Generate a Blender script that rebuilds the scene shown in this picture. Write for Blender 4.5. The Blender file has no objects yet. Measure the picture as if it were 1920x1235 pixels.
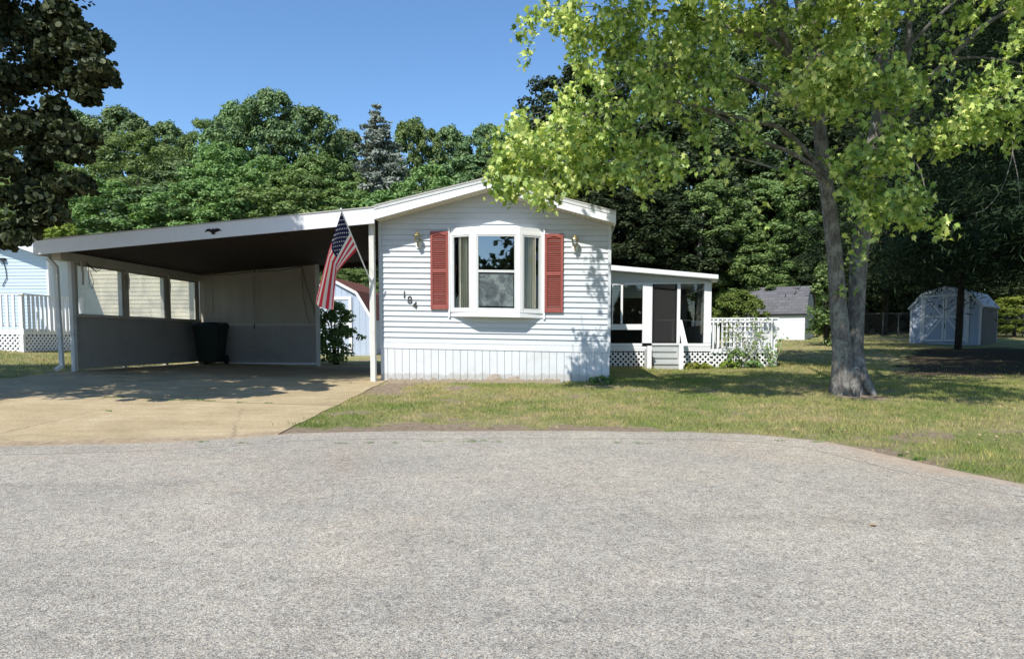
import bpy, math, random
import numpy as np
from mathutils import Vector, Matrix
random.seed(7); RNG = np.random.default_rng(11)
R = math.radians
scene = bpy.context.scene
COL = scene.collection

# ------------------------------------------------------------------ camera, sky, sun, exposure
CAMZ = 1.5; FPX = 1340.0; CX = 960.0; CY = 720.0; PITCH = math.atan((720 - 634) / FPX)
cam = bpy.data.cameras.new('camera'); co = bpy.data.objects.new('camera', cam); COL.objects.link(co)
co.location = (0, 0, CAMZ); co.rotation_euler = (math.pi / 2 - PITCH, 0, 0)
cam.sensor_width = 36; cam.lens = FPX / 1920 * 36; cam.shift_y = (CY - 617.5) / 1920
cam.clip_end = 3000; cam.clip_start = 0.05
scene.camera = co
SX, SY = 0.42, 0.76                       # sunlight travels this far right / away per metre it falls
EL = math.atan(1 / math.hypot(SX, SY))
w = bpy.data.worlds.new('World'); scene.world = w; w.use_nodes = True
nt = w.node_tree; bg = nt.nodes['Background']
sky = nt.nodes.new('ShaderNodeTexSky'); sky.sky_type = 'NISHITA'; sky.sun_disc = False
sky.sun_elevation = EL; sky.sun_rotation = math.atan2(-SX, -SY)
sky.air_density = 1.0; sky.dust_density = 0.3; sky.ozone_density = 3.0; sky.altitude = 300
hsv = nt.nodes.new('ShaderNodeHueSaturation'); hsv.inputs['Saturation'].default_value = 1.13
nt.links.new(sky.outputs[0], hsv.inputs['Color']); nt.links.new(hsv.outputs[0], bg.inputs[0]); bg.inputs[1].default_value = 0.138
sl = bpy.data.lights.new('sun', 'SUN'); sl.energy = 4.1; sl.angle = R(0.55); sl.color = (1, 0.955, 0.88)
so = bpy.data.objects.new('sun', sl); COL.objects.link(so)
so.rotation_euler = Vector((SX, SY, -1)).to_track_quat('-Z', 'Y').to_euler()
scene.view_settings.view_transform = 'Standard'; scene.view_settings.look = 'None'
scene.view_settings.exposure = 0.52; scene.view_settings.gamma = 1
scene.render.engine = 'CYCLES'
scene.cycles.max_bounces = 7; scene.cycles.transparent_max_bounces = 12

# ------------------------------------------------------------------ helpers: rays and terrain
def ray(px, py):
    cp, sp = math.cos(PITCH), math.sin(PITCH)
    d = -(py - CY)
    return Vector((px - CX, FPX * cp + d * sp, -FPX * sp + d * cp))
def P(px, py, Y):
    r = ray(px, py); return Vector((0, 0, CAMZ)) + r * (Y / r.y)
def sp_(v, k):
    v = np.asarray(v, float); return k * np.logaddexp(0, v / k)
def sst(v, a, b):
    t = np.clip((np.asarray(v, float) - a) / (b - a), 0, 1); return t * t * (3 - 2 * t)
def h(x, y):
    x = np.asarray(x, float); y = np.asarray(y, float)
    yc = 13.4 - sp_(13.4 - y, 0.45)
    yc = -2 + sp_(yc + 2, 0.6)
    z = 0.052 * yc
    z = z + 0.058 * sp_(y - 20.5, 1.5) - 0.03 * sp_(y - 40, 3)
    z = z + (0.03 * sp_(-x - 5, 0.7) + 0.05 * sp_(-9.6 - x, 0.8) - 0.06 * sp_(-30 - x, 3)) * sst(y, 7, 14)
    z = z - 0.05 * sst(x, 2.0, 3.2) * sst(y, 12, 14.5) * (1 - sst(y, 17, 20))
    z = z + 0.012 * np.sin(x * 0.9 + 1.3) * np.sin(y * 0.7) * sst(y, 9, 11)
    return z
def hf(x, y): return float(h(x, y))
def G(px, py):
    r = ray(px, py).normalized(); o = Vector((0, 0, CAMZ)); t = 0.5; st = 0.2
    while t < 400:
        p = o + r * t
        if p.z < hf(p.x, p.y):
            a, b = t - st, t
            for _ in range(24):
                m = (a + b) / 2; p = o + r * m
                if p.z < hf(p.x, p.y): b = m
                else: a = m
            return o + r * a
        t += st
    return o + r * t
class Frame:
    def __init__(s, o, yaw):
        s.o = Vector(o); s.yaw = yaw; c, n = math.cos(yaw), math.sin(yaw)
        s.u = Vector((c, n, 0)); s.w = Vector((-n, c, 0))
    def L(s, px, py, c=0.0):              # picture ray met with the frame's plane y=c -> local point
        r = ray(px, py); o = Vector((0, 0, CAMZ))
        t = (c - (o - s.o).dot(s.w)) / r.dot(s.w)
        p = o + r * t - s.o
        return Vector((p.dot(s.u), p.dot(s.w), p.z))
    def W(s, x, y, z=0): return s.o + s.u * x + s.w * y + Vector((0, 0, z))
    def loc(s, p):
        q = Vector(p) - s.o; return Vector((q.dot(s.u), q.dot(s.w), q.z))
    def gz(s, x, y):
        q = s.W(x, y); return hf(q.x, q.y) - s.o.z

# ------------------------------------------------------------------ helpers: objects
def tag(o, label=None, cat=None, group=None, kind=None):
    if label: o['label'] = label
    if cat: o['category'] = cat
    if group: o['group'] = group
    if kind: o['kind'] = kind
    return o
def empty(name, loc, rz=0, label=None, cat=None, group=None):
    o = bpy.data.objects.new(name, None); COL.objects.link(o); o.empty_display_size = .2
    o.location = loc; o.rotation_euler = (0, 0, rz)
    return tag(o, label, cat, group)
def copy_tree(o, parent=None):
    c = o.copy(); COL.objects.link(c)
    if parent: c.parent = parent
    for ch in list(o.children): copy_tree(ch, c)
    return c
def link(name, me, mat, parent=None, smooth=False):
    if mat is not None:
        for m in (mat if isinstance(mat, (list, tuple)) else [mat]): me.materials.append(m)
    if smooth: me.polygons.foreach_set('use_smooth', [True] * len(me.polygons))
    o = bpy.data.objects.new(name, me); COL.objects.link(o)
    if parent: o.parent = parent
    return o
class MB:
    def __init__(s): s.v = []; s.f = []; s.m = []
    def quad(s, a, b, c, d, m=0):
        i = len(s.v); s.v += [tuple(a), tuple(b), tuple(c), tuple(d)]; s.f.append((i, i+1, i+2, i+3)); s.m.append(m); return s
    def poly(s, pts, m=0):
        i = len(s.v); s.v += [tuple(p) for p in pts]; s.f.append(tuple(range(i, i+len(pts)))); s.m.append(m); return s
    def hexa(s, p, m=0):     # 8 points: bottom ring 0-3, top ring 4-7 (ccw from above)
        i = len(s.v); s.v += [tuple(q) for q in p]
        for f in ((3,2,1,0),(4,5,6,7),(0,1,5,4),(1,2,6,5),(2,3,7,6),(3,0,4,7)):
            s.f.append(tuple(i+k for k in f)); s.m.append(m)
        return s
    def box(s, x0, x1, y0, y1, z0, z1, m=0):
        return s.hexa([(x0,y0,z0),(x1,y0,z0),(x1,y1,z0),(x0,y1,z0),(x0,y0,z1),(x1,y0,z1),(x1,y1,z1),(x0,y1,z1)], m)
    def bar(s, a, b, wd, th, up=(0,0,1), m=0):   # box from a to b; wd along side, th along up
        a, b, up = Vector(a), Vector(b), Vector(up); d = (b-a).normalized()
        sd = d.cross(up); 
        if sd.length < 1e-4: sd = d.cross(Vector((0,1,0)))
        sd.normalize(); u = sd.cross(d).normalized(); sd *= wd/2; u *= th/2
        return s.hexa([a-sd-u, b-sd-u, b+sd-u, a+sd-u, a-sd+u, b-sd+u, b+sd+u, a+sd+u], m)
    def prism(s, pts, vec, m=0):                 # closed outline extruded by vec
        n = len(pts); i = len(s.v); vec = Vector(vec); pts = [Vector(p) for p in pts]
        s.v += [tuple(p) for p in pts] + [tuple(p+vec) for p in pts]
        s.f.append(tuple(range(i, i+n))); s.f.append(tuple(range(i+2*n-1, i+n-1, -1))); s.m += [m, m]
        for k in range(n):
            j = (k+1) % n; s.f.append((i+j, i+k, i+n+k, i+n+j)); s.m.append(m)
        return s
    def tube(s, pts, rad, n=8, m=0, cap=True):
        pts = [Vector(p) for p in pts]; k = len(pts)
        rad = list(rad) if isinstance(rad, (list, tuple)) else [rad]*k
        base = len(s.v); ref = None
        for i, p in enumerate(pts):
            d = (pts[min(i+1,k-1)] - pts[max(i-1,0)]).normalized()
            if ref is None:
                ref = d.cross(Vector((0,0,1)))
                if ref.length < .1: ref = d.cross(Vector((0,1,0)))
            ref = (ref - d*ref.dot(d)).normalized(); b = d.cross(ref)
            for j in range(n):
                a = 2*math.pi*j/n; s.v.append(tuple(p + (ref*math.cos(a)+b*math.sin(a))*rad[i]))
        for i in range(k-1):
            for j in range(n):
                q = (j+1) % n; s.f.append((base+i*n+j, base+i*n+q, base+(i+1)*n+q, base+(i+1)*n+j)); s.m.append(m)
        if cap:
            s.f.append(tuple(base+j for j in range(n-1,-1,-1))); s.f.append(tuple(base+(k-1)*n+j for j in range(n))); s.m += [m, m]
        return s
    def lathe(s, c, prof, n=16, m=0, ang=2*math.pi):
        c = Vector(c); base = len(s.v)
        for r, z in prof:
            for j in range(n):
                a = ang*j/n; s.v.append((c.x+r*math.cos(a), c.y+r*math.sin(a), c.z+z))
        for i in range(len(prof)-1):
            for j in range(n):
                q = (j+1) % n; s.f.append((base+i*n+j, base+i*n+q, base+(i+1)*n+q, base+(i+1)*n+j)); s.m.append(m)
        return s
    def build(s, name, mat, parent=None, smooth=False, bevel=0):
        me = bpy.data.meshes.new(name); me.from_pydata(s.v, [], s.f); me.update()
        if isinstance(mat, (list, tuple)): me.polygons.foreach_set('material_index', s.m)
        o = link(name, me, mat, parent, smooth)
        if bevel:
            b = o.modifiers.new('bevel', 'BEVEL'); b.width = bevel; b.segments = 2; b.limit_method = 'ANGLE'; b.angle_limit = R(40)
        return o
def fastmesh(name, V, k):                         # V: (n,k,3) polygons of k corners
    n = len(V); me = bpy.data.meshes.new(name)
    me.vertices.add(n*k); me.vertices.foreach_set('co', V.reshape(-1).astype(np.float32))
    me.loops.add(n*k); me.loops.foreach_set('vertex_index', np.arange(n*k, dtype=np.int32))
    me.polygons.add(n); me.polygons.foreach_set('loop_start', np.arange(0, n*k, k, dtype=np.int32))
    me.polygons.foreach_set('loop_total', np.full(n, k, dtype=np.int32)); me.update(calc_edges=True); me.validate()
    return me

# ------------------------------------------------------------------ materials
class NT:
    def __init__(s, name):
        s.mat = bpy.data.materials.new(name); s.mat.use_nodes = True; s.t = s.mat.node_tree; s.t.nodes.clear()
        s.out = s.n('ShaderNodeOutputMaterial')
    def n(s, typ, **kw):
        nd = s.t.nodes.new(typ)
        for k, v in kw.items(): setattr(nd, k, v)
        return nd
    def l(s, a, b): s.t.links.new(a, b)
    def coord(s, kind='Object'):
        return s.n('ShaderNodeTexCoord').outputs[kind]
    def noise(s, vec, scale, detail=4, rough=.6, dist=0, out='Fac'):
        nd = s.n('ShaderNodeTexNoise'); nd.inputs['Scale'].default_value = scale; nd.inputs['Detail'].default_value = detail
        nd.inputs['Roughness'].default_value = rough; nd.inputs['Distortion'].default_value = dist
        if vec is not None: s.l(vec, nd.inputs['Vector'])
        return nd.outputs[out]
    def vor(s, vec, scale, feature='F1', out='Distance'):
        nd = s.n('ShaderNodeTexVoronoi'); nd.feature = feature; nd.inputs['Scale'].default_value = scale
        s.l(vec, nd.inputs['Vector']); return nd.outputs[out]
    def ramp(s, fac, stops, interp='LINEAR'):
        nd = s.n('ShaderNodeValToRGB'); cr = nd.color_ramp; cr.interpolation = interp
        while len(cr.elements) < len(stops): cr.elements.new(.5)
        for e, (p, c) in zip(cr.elements, stops):
            e.position = p; e.color = (*c, 1) if hasattr(c, '__len__') else (c, c, c, 1)
        s.l(fac, nd.inputs[0]); return nd.outputs[0]
    def mix(s, fac, a, b, typ='MIX'):
        nd = s.n('ShaderNodeMix', data_type='RGBA', blend_type=typ)
        for sock, v in ((nd.inputs[0], fac), (nd.inputs[6], a), (nd.inputs[7], b)):
            if hasattr(v, 'is_output'): s.l(v, sock)
            elif hasattr(v, '__len__'): sock.default_value = (*v, 1)
            else: sock.default_value = v
        return nd.outputs[2]
    def math(s, op, a, b=0, clamp=False):
        nd = s.n('ShaderNodeMath', operation=op, use_clamp=clamp)
        for sock, v in ((nd.inputs[0], a), (nd.inputs[1], b)):
            if hasattr(v, 'is_output'): s.l(v, sock)
            else: sock.default_value = v
        return nd.outputs[0]
    def attr(s, name):
        nd = s.n('ShaderNodeAttribute'); nd.attribute_name = name; return nd.outputs['Fac']
    def bump(s, height, strength, dist=.01):
        nd = s.n('ShaderNodeBump'); nd.inputs['Strength'].default_value = strength; nd.inputs['Distance'].default_value = dist
        s.l(height, nd.inputs['Height']); return nd.outputs[0]
    def bsdf(s, color, rough=.6, spec=.3, normal=None, metal=0):
        nd = s.n('ShaderNodeBsdfPrincipled'); nd.inputs['Specular IOR Level'].default_value = spec
        nd.inputs['Metallic'].default_value = metal
        for sock, v in ((nd.inputs['Base Color'], color), (nd.inputs['Roughness'], rough)):
            if hasattr(v, 'is_output'): s.l(v, sock)
            elif hasattr(v, '__len__'): sock.default_value = (*v, 1)
            else: sock.default_value = v
        if normal: s.l(normal, nd.inputs['Normal'])
        return nd.outputs[0]
    def done(s, sh): s.l(sh, s.out.inputs[0]); return s.mat
def sc(c, k): return tuple(min(1, v*k) for v in c)
def pmat(name, col, rough=.55, var=.1, scale=2.5, grain=.04, bump=0, bscale=60, spec=.3, metal=0, stain=None, stain_amt=.5, splash=False):
    m = NT(name); c = m.coord()
    big = m.noise(c, scale, 5, .65); k = m.ramp(big, [(.3, sc(col, 1-var)), (.7, sc(col, 1+var*.6))])
    fine = m.noise(c, scale*25, 3, .6); k = m.mix(.6, k, m.ramp(fine, [(.3, sc(col, 1-grain*3)), (.7, sc(col, 1+grain))]))
    if stain:
        st = m.noise(c, scale*.8, 7, .75, .6); k = m.mix(m.math('MULTIPLY', m.ramp(st, [(.52, 0.0), (.72, 1.0)]), stain_amt), k, stain)
    if splash:
        sz = m.n('ShaderNodeSeparateXYZ'); m.l(c, sz.inputs[0]); hh = m.math('ADD', sz.outputs[2], m.math('MULTIPLY', m.noise(c, 6, 5, .75), -.22))
        k = m.mix(m.ramp(hh, [(0.0, .45), (.05, 0.0)]), k, (.30,.25,.18))
    nrm = m.bump(m.noise(c, bscale, 4, .6), bump, .004) if bump else None
    return m.done(m.bsdf(k, rough, spec, nrm, metal))
def leafmat(name, cols, trans=.35, rough=.45, gloss=.06, scale=.35, tint=1.25, hue=.468):
    m = NT(name); geo = m.n('ShaderNodeNewGeometry'); oi = m.n('ShaderNodeObjectInfo')
    big = m.noise(m.coord(), scale, 3, .6)
    f = m.math('ADD', m.math('MULTIPLY', geo.outputs['Random Per Island'], .55), m.math('MULTIPLY', big, .55))
    n = len(cols); k = m.ramp(f, [((i+.5)/n*.8+.1, c) for i, c in enumerate(cols)])
    hs = m.n('ShaderNodeHueSaturation'); m.l(k, hs.inputs['Color'])
    m.l(m.math('ADD', m.math('MULTIPLY', oi.outputs['Random'], .035), hue), hs.inputs['Hue'])
    m.l(m.math('ADD', m.math('MULTIPLY', oi.outputs['Random'], .4), .8), hs.inputs['Value'])
    k = hs.outputs[0]
    d = m.n('ShaderNodeBsdfDiffuse'); m.l(k, d.inputs[0]); t = m.n('ShaderNodeBsdfTranslucent')
    m.l(m.mix(1, k, (tint, tint*1.05, .6), 'MULTIPLY'), t.inputs[0])
    mx = m.n('ShaderNodeMixShader'); mx.inputs[0].default_value = trans; m.l(d.outputs[0], mx.inputs[1]); m.l(t.outputs[0], mx.inputs[2])
    g = m.n('ShaderNodeBsdfGlossy'); g.inputs['Roughness'].default_value = rough; g.inputs[0].default_value = (.6, .65, .55, 1)
    m2 = m.n('ShaderNodeMixShader'); m2.inputs[0].default_value = gloss; m.l(mx.outputs[0], m2.inputs[1]); m.l(g.outputs[0], m2.inputs[2])
    return m.done(m2.outputs[0])
M = {}
M['white'] = pmat('white_paint', (.78,.79,.80), .45, .05, 1.5, .03, stain=(.55,.55,.52), stain_amt=.25)
M['fascia'] = pmat('white_metal_fascia', (.76,.78,.81), .38, .05, 1.2, .02, stain=(.5,.5,.48), stain_amt=.22)
M['siding'] = pmat('pale_grey_siding', (.54,.57,.60), .5, .05, 1.1, .03, bump=.15, bscale=90, stain=(.48,.49,.49), stain_amt=.3)
M['skirt'] = pmat('white_skirting', (.66,.68,.70), .45, .05, 1.3, .03, stain=(.45,.43,.38), stain_amt=.35, splash=True)
M['soffit'] = pmat('cream_soffit', (.62,.58,.48), .6, .08, 3)
M['trim'] = pmat('weathered_trim', (.6,.62,.62), .5, .14, 8, .08, stain=(.35,.35,.33), stain_amt=.5)
M['shutter'] = pmat('brick_red_shutter', (.29,.082,.066), .5, .13, 5, .07, stain=(.42,.15,.12), stain_amt=.45)
M['shingle'] = None
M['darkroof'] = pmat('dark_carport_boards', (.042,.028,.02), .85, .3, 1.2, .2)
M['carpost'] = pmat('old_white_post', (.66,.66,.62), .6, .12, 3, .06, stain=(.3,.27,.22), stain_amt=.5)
M['beam'] = pmat('cream_beam', (.5,.47,.40), .6, .12, 3, .06, stain=(.25,.22,.18), stain_amt=.5)  # cream tone of beams, rails, straps and inner posts
M['panel'] = pmat('greyed_fibre_panel', (.36,.34,.31), .8, .14, 1.6, .07, bump=.3, bscale=30, stain=(.2,.18,.15), stain_amt=.5)
M['canvas'] = pmat('beige_canvas_sheet', (.40,.37,.31), .85, .12, 1.5, .06, bump=.4, bscale=12)
M['bin'] = pmat('dark_green_bin_plastic', (.012,.022,.018), .45, .2, 4, .05)
M['black'] = pmat('black_paint', (.012,.012,.012), .5, .2, 8)
M['brass'] = pmat('aged_brass', (.38,.30,.14), .35, .2, 20, metal=.8)
M['numbers'] = pmat('dark_bronze_digits', (.06,.055,.05), .45, .2, 20)
M['rope'] = pmat('dark_rope', (.06,.055,.05), .9)
M['blue_siding'] = pmat('pale_blue_siding', (.50,.60,.68), .5, .05, 1, .03)
M['cream_siding'] = pmat('cream_siding', (.74,.69,.54), .55, .06, 1, .03)
M['shed_blue'] = pmat('pale_blue_shed_boards', (.46,.54,.66), .6, .12, 1.5, .06, stain=(.3,.33,.38), stain_amt=.5)
M['shed_white'] = pmat('white_shed_siding', (.72,.74,.76), .5, .07, 1)
M['redroof'] = pmat('rusty_red_shingles', (.16,.06,.04), .85, .25, 3, .2)
M['bark'] = None
M['wood_grey'] = pmat('grey_painted_steps', (.42,.44,.43), .65, .12, 3, .08)
M['curtain'] = pmat('cream_curtain', (.78,.75,.64), .85, .08, 4)
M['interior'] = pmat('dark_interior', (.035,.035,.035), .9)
M['floorboard'] = pmat('interior_boards', (.12,.10,.08), .8)
M['blind'] = pmat('pale_roller_blind', (.62,.63,.56), .8)
M['concrete'] = pmat('concrete_edging', (.38,.31,.22), .85, .2, 8, .12, bump=.5, bscale=60)
M['rock'] = pmat('pale_fieldstone', (.36,.31,.25), .85, .3, 6, .15, bump=.6, bscale=25, stain=(.22,.19,.15), stain_amt=.6)
M['galv'] = pmat('galvanised_wire', (.10,.11,.11), .5, .15, 5)
M['solar'] = pmat('pale_globe', (.75,.72,.62), .4)
M['wire'] = pmat('black_wire', (.02,.02,.02), .6)
M['terra'] = pmat('grey_planter', (.25,.23,.2), .8)

def shingles(name, col, sx=.3, sz=.14):
    m = NT(name); c = m.coord(); br = m.n('ShaderNodeTexBrick'); m.l(c, br.inputs['Vector'])
    br.inputs['Color1'].default_value = (*sc(col, .8), 1); br.inputs['Color2'].default_value = (*sc(col, 1.25), 1)
    br.inputs['Mortar'].default_value = (*sc(col, .4), 1); br.inputs['Scale'].default_value = 1
    br.inputs['Brick Width'].default_value = sx; br.inputs['Row Height'].default_value = sz; br.inputs['Mortar Size'].default_value = .008
    mp = m.n('ShaderNodeMapping'); mp.inputs['Rotation'].default_value = (R(90), 0, 0); m.l(c, mp.inputs['Vector']); m.l(mp.outputs[0], br.inputs['Vector'])
    k = m.mix(.35, br.outputs[0], m.ramp(m.noise(c, 60, 3), [(.3, sc(col, .5)), (.7, sc(col, 1.5))]))
    return m.done(m.bsdf(k, .9, .2))
M['shingle'] = shingles('dark_grey_shingles', (.13,.13,.14))
M['house_roof'] = pmat('pale_metal_roof', (.42,.41,.38), .6, .15, 2)

def barkmat(name, a, b, c2, lichen=.5):
    m = NT(name); c = m.coord(); mp = m.n('ShaderNodeMapping'); mp.inputs['Scale'].default_value = (1, 1, .25); m.l(c, mp.inputs['Vector'])
    f = m.noise(mp.outputs[0], 24, 6, .75, .5); k = m.ramp(f, [(.35, a), (.62, b)])
    li = m.noise(c, 5, 6, .75); k = m.mix(m.math('MULTIPLY', m.ramp(li, [(.5, 0.0), (.6, 1.0)]), lichen), k, c2)
    return m.done(m.bsdf(k, .9, .15, m.bump(f, .9, .03)))
M['bark'] = barkmat('grey_maple_bark', (.065,.058,.05), (.24,.225,.205), (.40,.40,.35))
M['darkbark'] = barkmat('dark_bark', (.02,.017,.015), (.075,.065,.055), (.06,.06,.045), .3)

def glassmat(name, refl=.22, tint=(.8,.85,.85), thru=1.0):
    m = NT(name); g = m.n('ShaderNodeBsdfGlossy'); g.inputs['Roughness'].default_value = .015
    g.inputs[0].default_value = (.9, .95, 1, 1)
    t = m.n('ShaderNodeBsdfTransparent'); t.inputs[0].default_value = (*tint, 1)
    mx = m.n('ShaderNodeMixShader'); lw = m.n('ShaderNodeLayerWeight'); lw.inputs[0].default_value = .25
    f = m.math('ADD', m.math('MULTIPLY', lw.outputs['Fresnel'], .8), refl, True)
    m.l(f, mx.inputs[0]); m.l(t.outputs[0], mx.inputs[1]); m.l(g.outputs[0], mx.inputs[2])
    return m.done(mx.outputs[0])
M['glass'] = glassmat('window_glass', .24, (.75,.8,.78))
M['sideglass'] = glassmat('side_window_glass', .04, (.85,.88,.85))
M['porchglass'] = glassmat('porch_glass', .06, (.62,.66,.66))
def screenmat(name, col, a):
    m = NT(name); d = m.n('ShaderNodeBsdfDiffuse'); t = m.n('ShaderNodeBsdfTransparent'); d.inputs[0].default_value = (*col, 1)
    mx = m.n('ShaderNodeMixShader'); mx.inputs[0].default_value = a; m.l(t.outputs[0], mx.inputs[1]); m.l(d.outputs[0], mx.inputs[2])
    return m.done(mx.outputs[0])
M['screen'] = screenmat('insect_screen', (.07,.07,.07), .42)
def vinylmat():
    m = NT('clear_vinyl'); c = m.coord(); n = m.noise(c, 1.8, 4, .6, .8)
    d = m.n('ShaderNodeBsdfTranslucent'); d.inputs[0].default_value = (.75,.75,.68,1)
    d2 = m.n('ShaderNodeBsdfDiffuse'); d2.inputs[0].default_value = (.6,.6,.56,1)
    a0 = m.n('ShaderNodeMixShader'); a0.inputs[0].default_value = .35; m.l(d.outputs[0], a0.inputs[1]); m.l(d2.outputs[0], a0.inputs[2])
    t = m.n('ShaderNodeBsdfTransparent'); t.inputs[0].default_value = (.92,.92,.88,1)
    mx = m.n('ShaderNodeMixShader'); m.l(m.ramp(n, [(.35, .38), (.7, .66)]), mx.inputs[0]); m.l(t.outputs[0], mx.inputs[1]); m.l(a0.outputs[0], mx.inputs[2])
    return m.done(mx.outputs[0])
M['vinyl'] = vinylmat()
def meshscreen():
    m = NT('crumpled_silver_screen'); c = m.coord(); f = m.noise(c, 3.4, 6, .7, .8)
    k = m.ramp(f, [(.38, (.30,.30,.31)), (.5, (.46,.46,.47)), (.6, (.85,.84,.80))])
    return m.done(m.bsdf(k, .6, .3, m.bump(m.noise(c, 22, 4, .6), .8, .02)))
M['foil'] = meshscreen()

# ------------------------------------------------------------------ ground materials (worn patches are real: bare soil, dry straw, moss)
EDGE_PX = [(0,836),(150,833),(300,829),(430,822),(560,812),(700,809),(900,808),(1100,808),(1300,810),(1420,815),(1550,828),(1650,850),(1750,873),(1850,894),(1920,908)]
EP = [G(*p) for p in EDGE_PX]
EP = [Vector((-40, EP[0].y-6, 0)), Vector((-16, EP[0].y-1.1, 0)), Vector((-10.5, EP[0].y-.25, 0))] + EP + [Vector((EP[-1].x+1.6, EP[-1].y-1.6, 0)), Vector((EP[-1].x+3.2, EP[-1].y-4.5, 0)), Vector((EP[-1].x+4.3, -14, 0))]
EX = np.array([p.x for p in EP]); EY = np.array([p.y for p in EP])
def edge_y(x): return np.interp(x, EX, EY)
HF = Frame((P(714.5, 713, 13.7)), R(-5))         # the house frame: x along its front, y into the depth
HF.o.z = P(714.5, 713, 13.7).z
DR0, DR1 = G(575, 788), G(722, 716)
def drive_r(y):
    y = np.asarray(y, float)
    x = DR0.x + (y-DR0.y)*(DR1.x-DR0.x)/(DR1.y-DR0.y)
    return x + 0.012*np.sin(y*5)+0.008*np.sin(y*13)
DLA, DLB = G(0, 713), G(128, 699)
def drive_l(y):
    return np.where(np.asarray(y) < DLA.y-.3, -24.0, np.interp(y, [DLA.y-.3, DLA.y, DLB.y, DLB.y+3], [-24.0, DLA.x, DLB.x-.05, DLB.x]))
def vnoise(x, y, f, seed=0):
    x = np.asarray(x)*f+seed*17.3; y = np.asarray(y)*f+seed*9.1
    xi = np.floor(x); yi = np.floor(y); fx = x-xi; fy = y-yi; fx = fx*fx*(3-2*fx); fy = fy*fy*(3-2*fy)
    hsh = lambda a, b: np.modf(np.abs(np.sin(a*127.1+b*311.7+seed)*43758.5453))[0]
    return (hsh(xi,yi)*(1-fx)+hsh(xi+1,yi)*fx)*(1-fy)+(hsh(xi,yi+1)*(1-fx)+hsh(xi+1,yi+1)*fx)*fy
def fbm(x, y, f, seed=0): return (vnoise(x,y,f,seed)*.5+vnoise(x,y,f*2.1,seed+1)*.3+vnoise(x,y,f*4.3,seed+2)*.2)
def signed_edge(x, y):    # distance behind the road edge (curved edge handled by nearest sample)
    xs = np.linspace(-25, EX[-1], 900); ys = edge_y(xs)
    x = np.atleast_1d(x).astype(float); y = np.atleast_1d(y).astype(float)
    out = np.empty(len(x))
    for i in range(0, len(x), 20000):
        a = x[i:i+20000, None]; b = y[i:i+20000, None]
        out[i:i+20000] = np.sqrt(((a-xs)**2+(b-ys)**2).min(1))
    return np.where((y > edge_y(x)) & (x < EX[-1]) | (x > EX[-1]), out, -out)
def bare(x, y):            # 0 lush .. 1 bare soil
    x = np.asarray(x, float); y = np.asarray(y, float)
    e = signed_edge(x.ravel(), y.ravel()).reshape(x.shape)
    n = fbm(x, y, 1.1, 3); n2 = fbm(x, y, .45, 8)
    b = sst(.30+1.5*(n-.5) - e, 0, .45)
    b = np.maximum(b, sst(fbm(x, y, 2.3, 31), .54, .72)*.8*sst(n2, .40, .56))
    d = x - drive_r(y)
    b = np.maximum(b, sst(.9 - d + (n-.5)*1.6, 0, .6)*sst(y, DR1.y-2.6, DR1.y-1.2)*(d > 0)*.9)
    b = np.maximum(b, sst(.55+1.6*(n-.5) - np.hypot(x-TB.x, (y-TB.y+.25)), 0, .6)*.9)
    return np.clip(b, 0, 1)
TB = G(1597, 738)          # foot of the maple

def dark_ground(x, y):  # where the ground turns dark brown near the right-hand pines
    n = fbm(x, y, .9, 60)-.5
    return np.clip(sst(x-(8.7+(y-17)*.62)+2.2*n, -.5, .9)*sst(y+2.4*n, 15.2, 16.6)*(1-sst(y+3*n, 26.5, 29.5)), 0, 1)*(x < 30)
def grasscol(m, c, isl=None):
    big = m.noise(c, .55, 4, .6, .3); mid = m.noise(c, 2.6, 5, .7)
    k = m.ramp(big, [(.33, (.19,.25,.075)), (.47, (.33,.33,.135)), (.60, (.50,.41,.235))])
    k2 = m.ramp(mid, [(.36, (.14,.25,.055)), (.50, (.30,.32,.12)), (.64, (.54,.42,.26))])
    return m.mix(.5, k, k2)
def groundmat():
    m = NT('lawn_ground'); c = m.coord(); k = grasscol(m, c)
    soil = m.ramp(m.noise(c, 14, 6, .75), [(.3, (.22,.16,.11)), (.55, (.37,.29,.21)), (.75, (.50,.42,.33))])
    fine = m.noise(c, 45, 4, .8); k = m.mix(.75, k, m.ramp(fine, [(.3, .5), (.7, 1.3)]), 'MULTIPLY')
    b = m.attr('bare'); n = m.noise(c, 9, 5, .75)
    f = m.ramp(m.math('ADD', b, m.math('MULTIPLY', m.math('SUBTRACT', n, .5), 1.2)), [(.34, .12), (.6, 1.0)])
    k = m.mix(f, k, soil)
    k = m.mix(m.ramp(m.math('ADD', m.attr('dark_ground'), m.math('MULTIPLY', m.math('SUBTRACT', m.noise(c, 2.2, 5, .7), .5), .7)), [(.35, 0.0), (.7, .95)]), k, m.ramp(m.noise(c, 20, 5, .75), [(.3, (.045,.035,.025)), (.6, (.10,.078,.055)), (.8, (.18,.14,.10))]))
    return m.done(m.bsdf(k, .95, .05, m.bump(m.noise(c, 60, 5, .8), .9, .04)))
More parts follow.
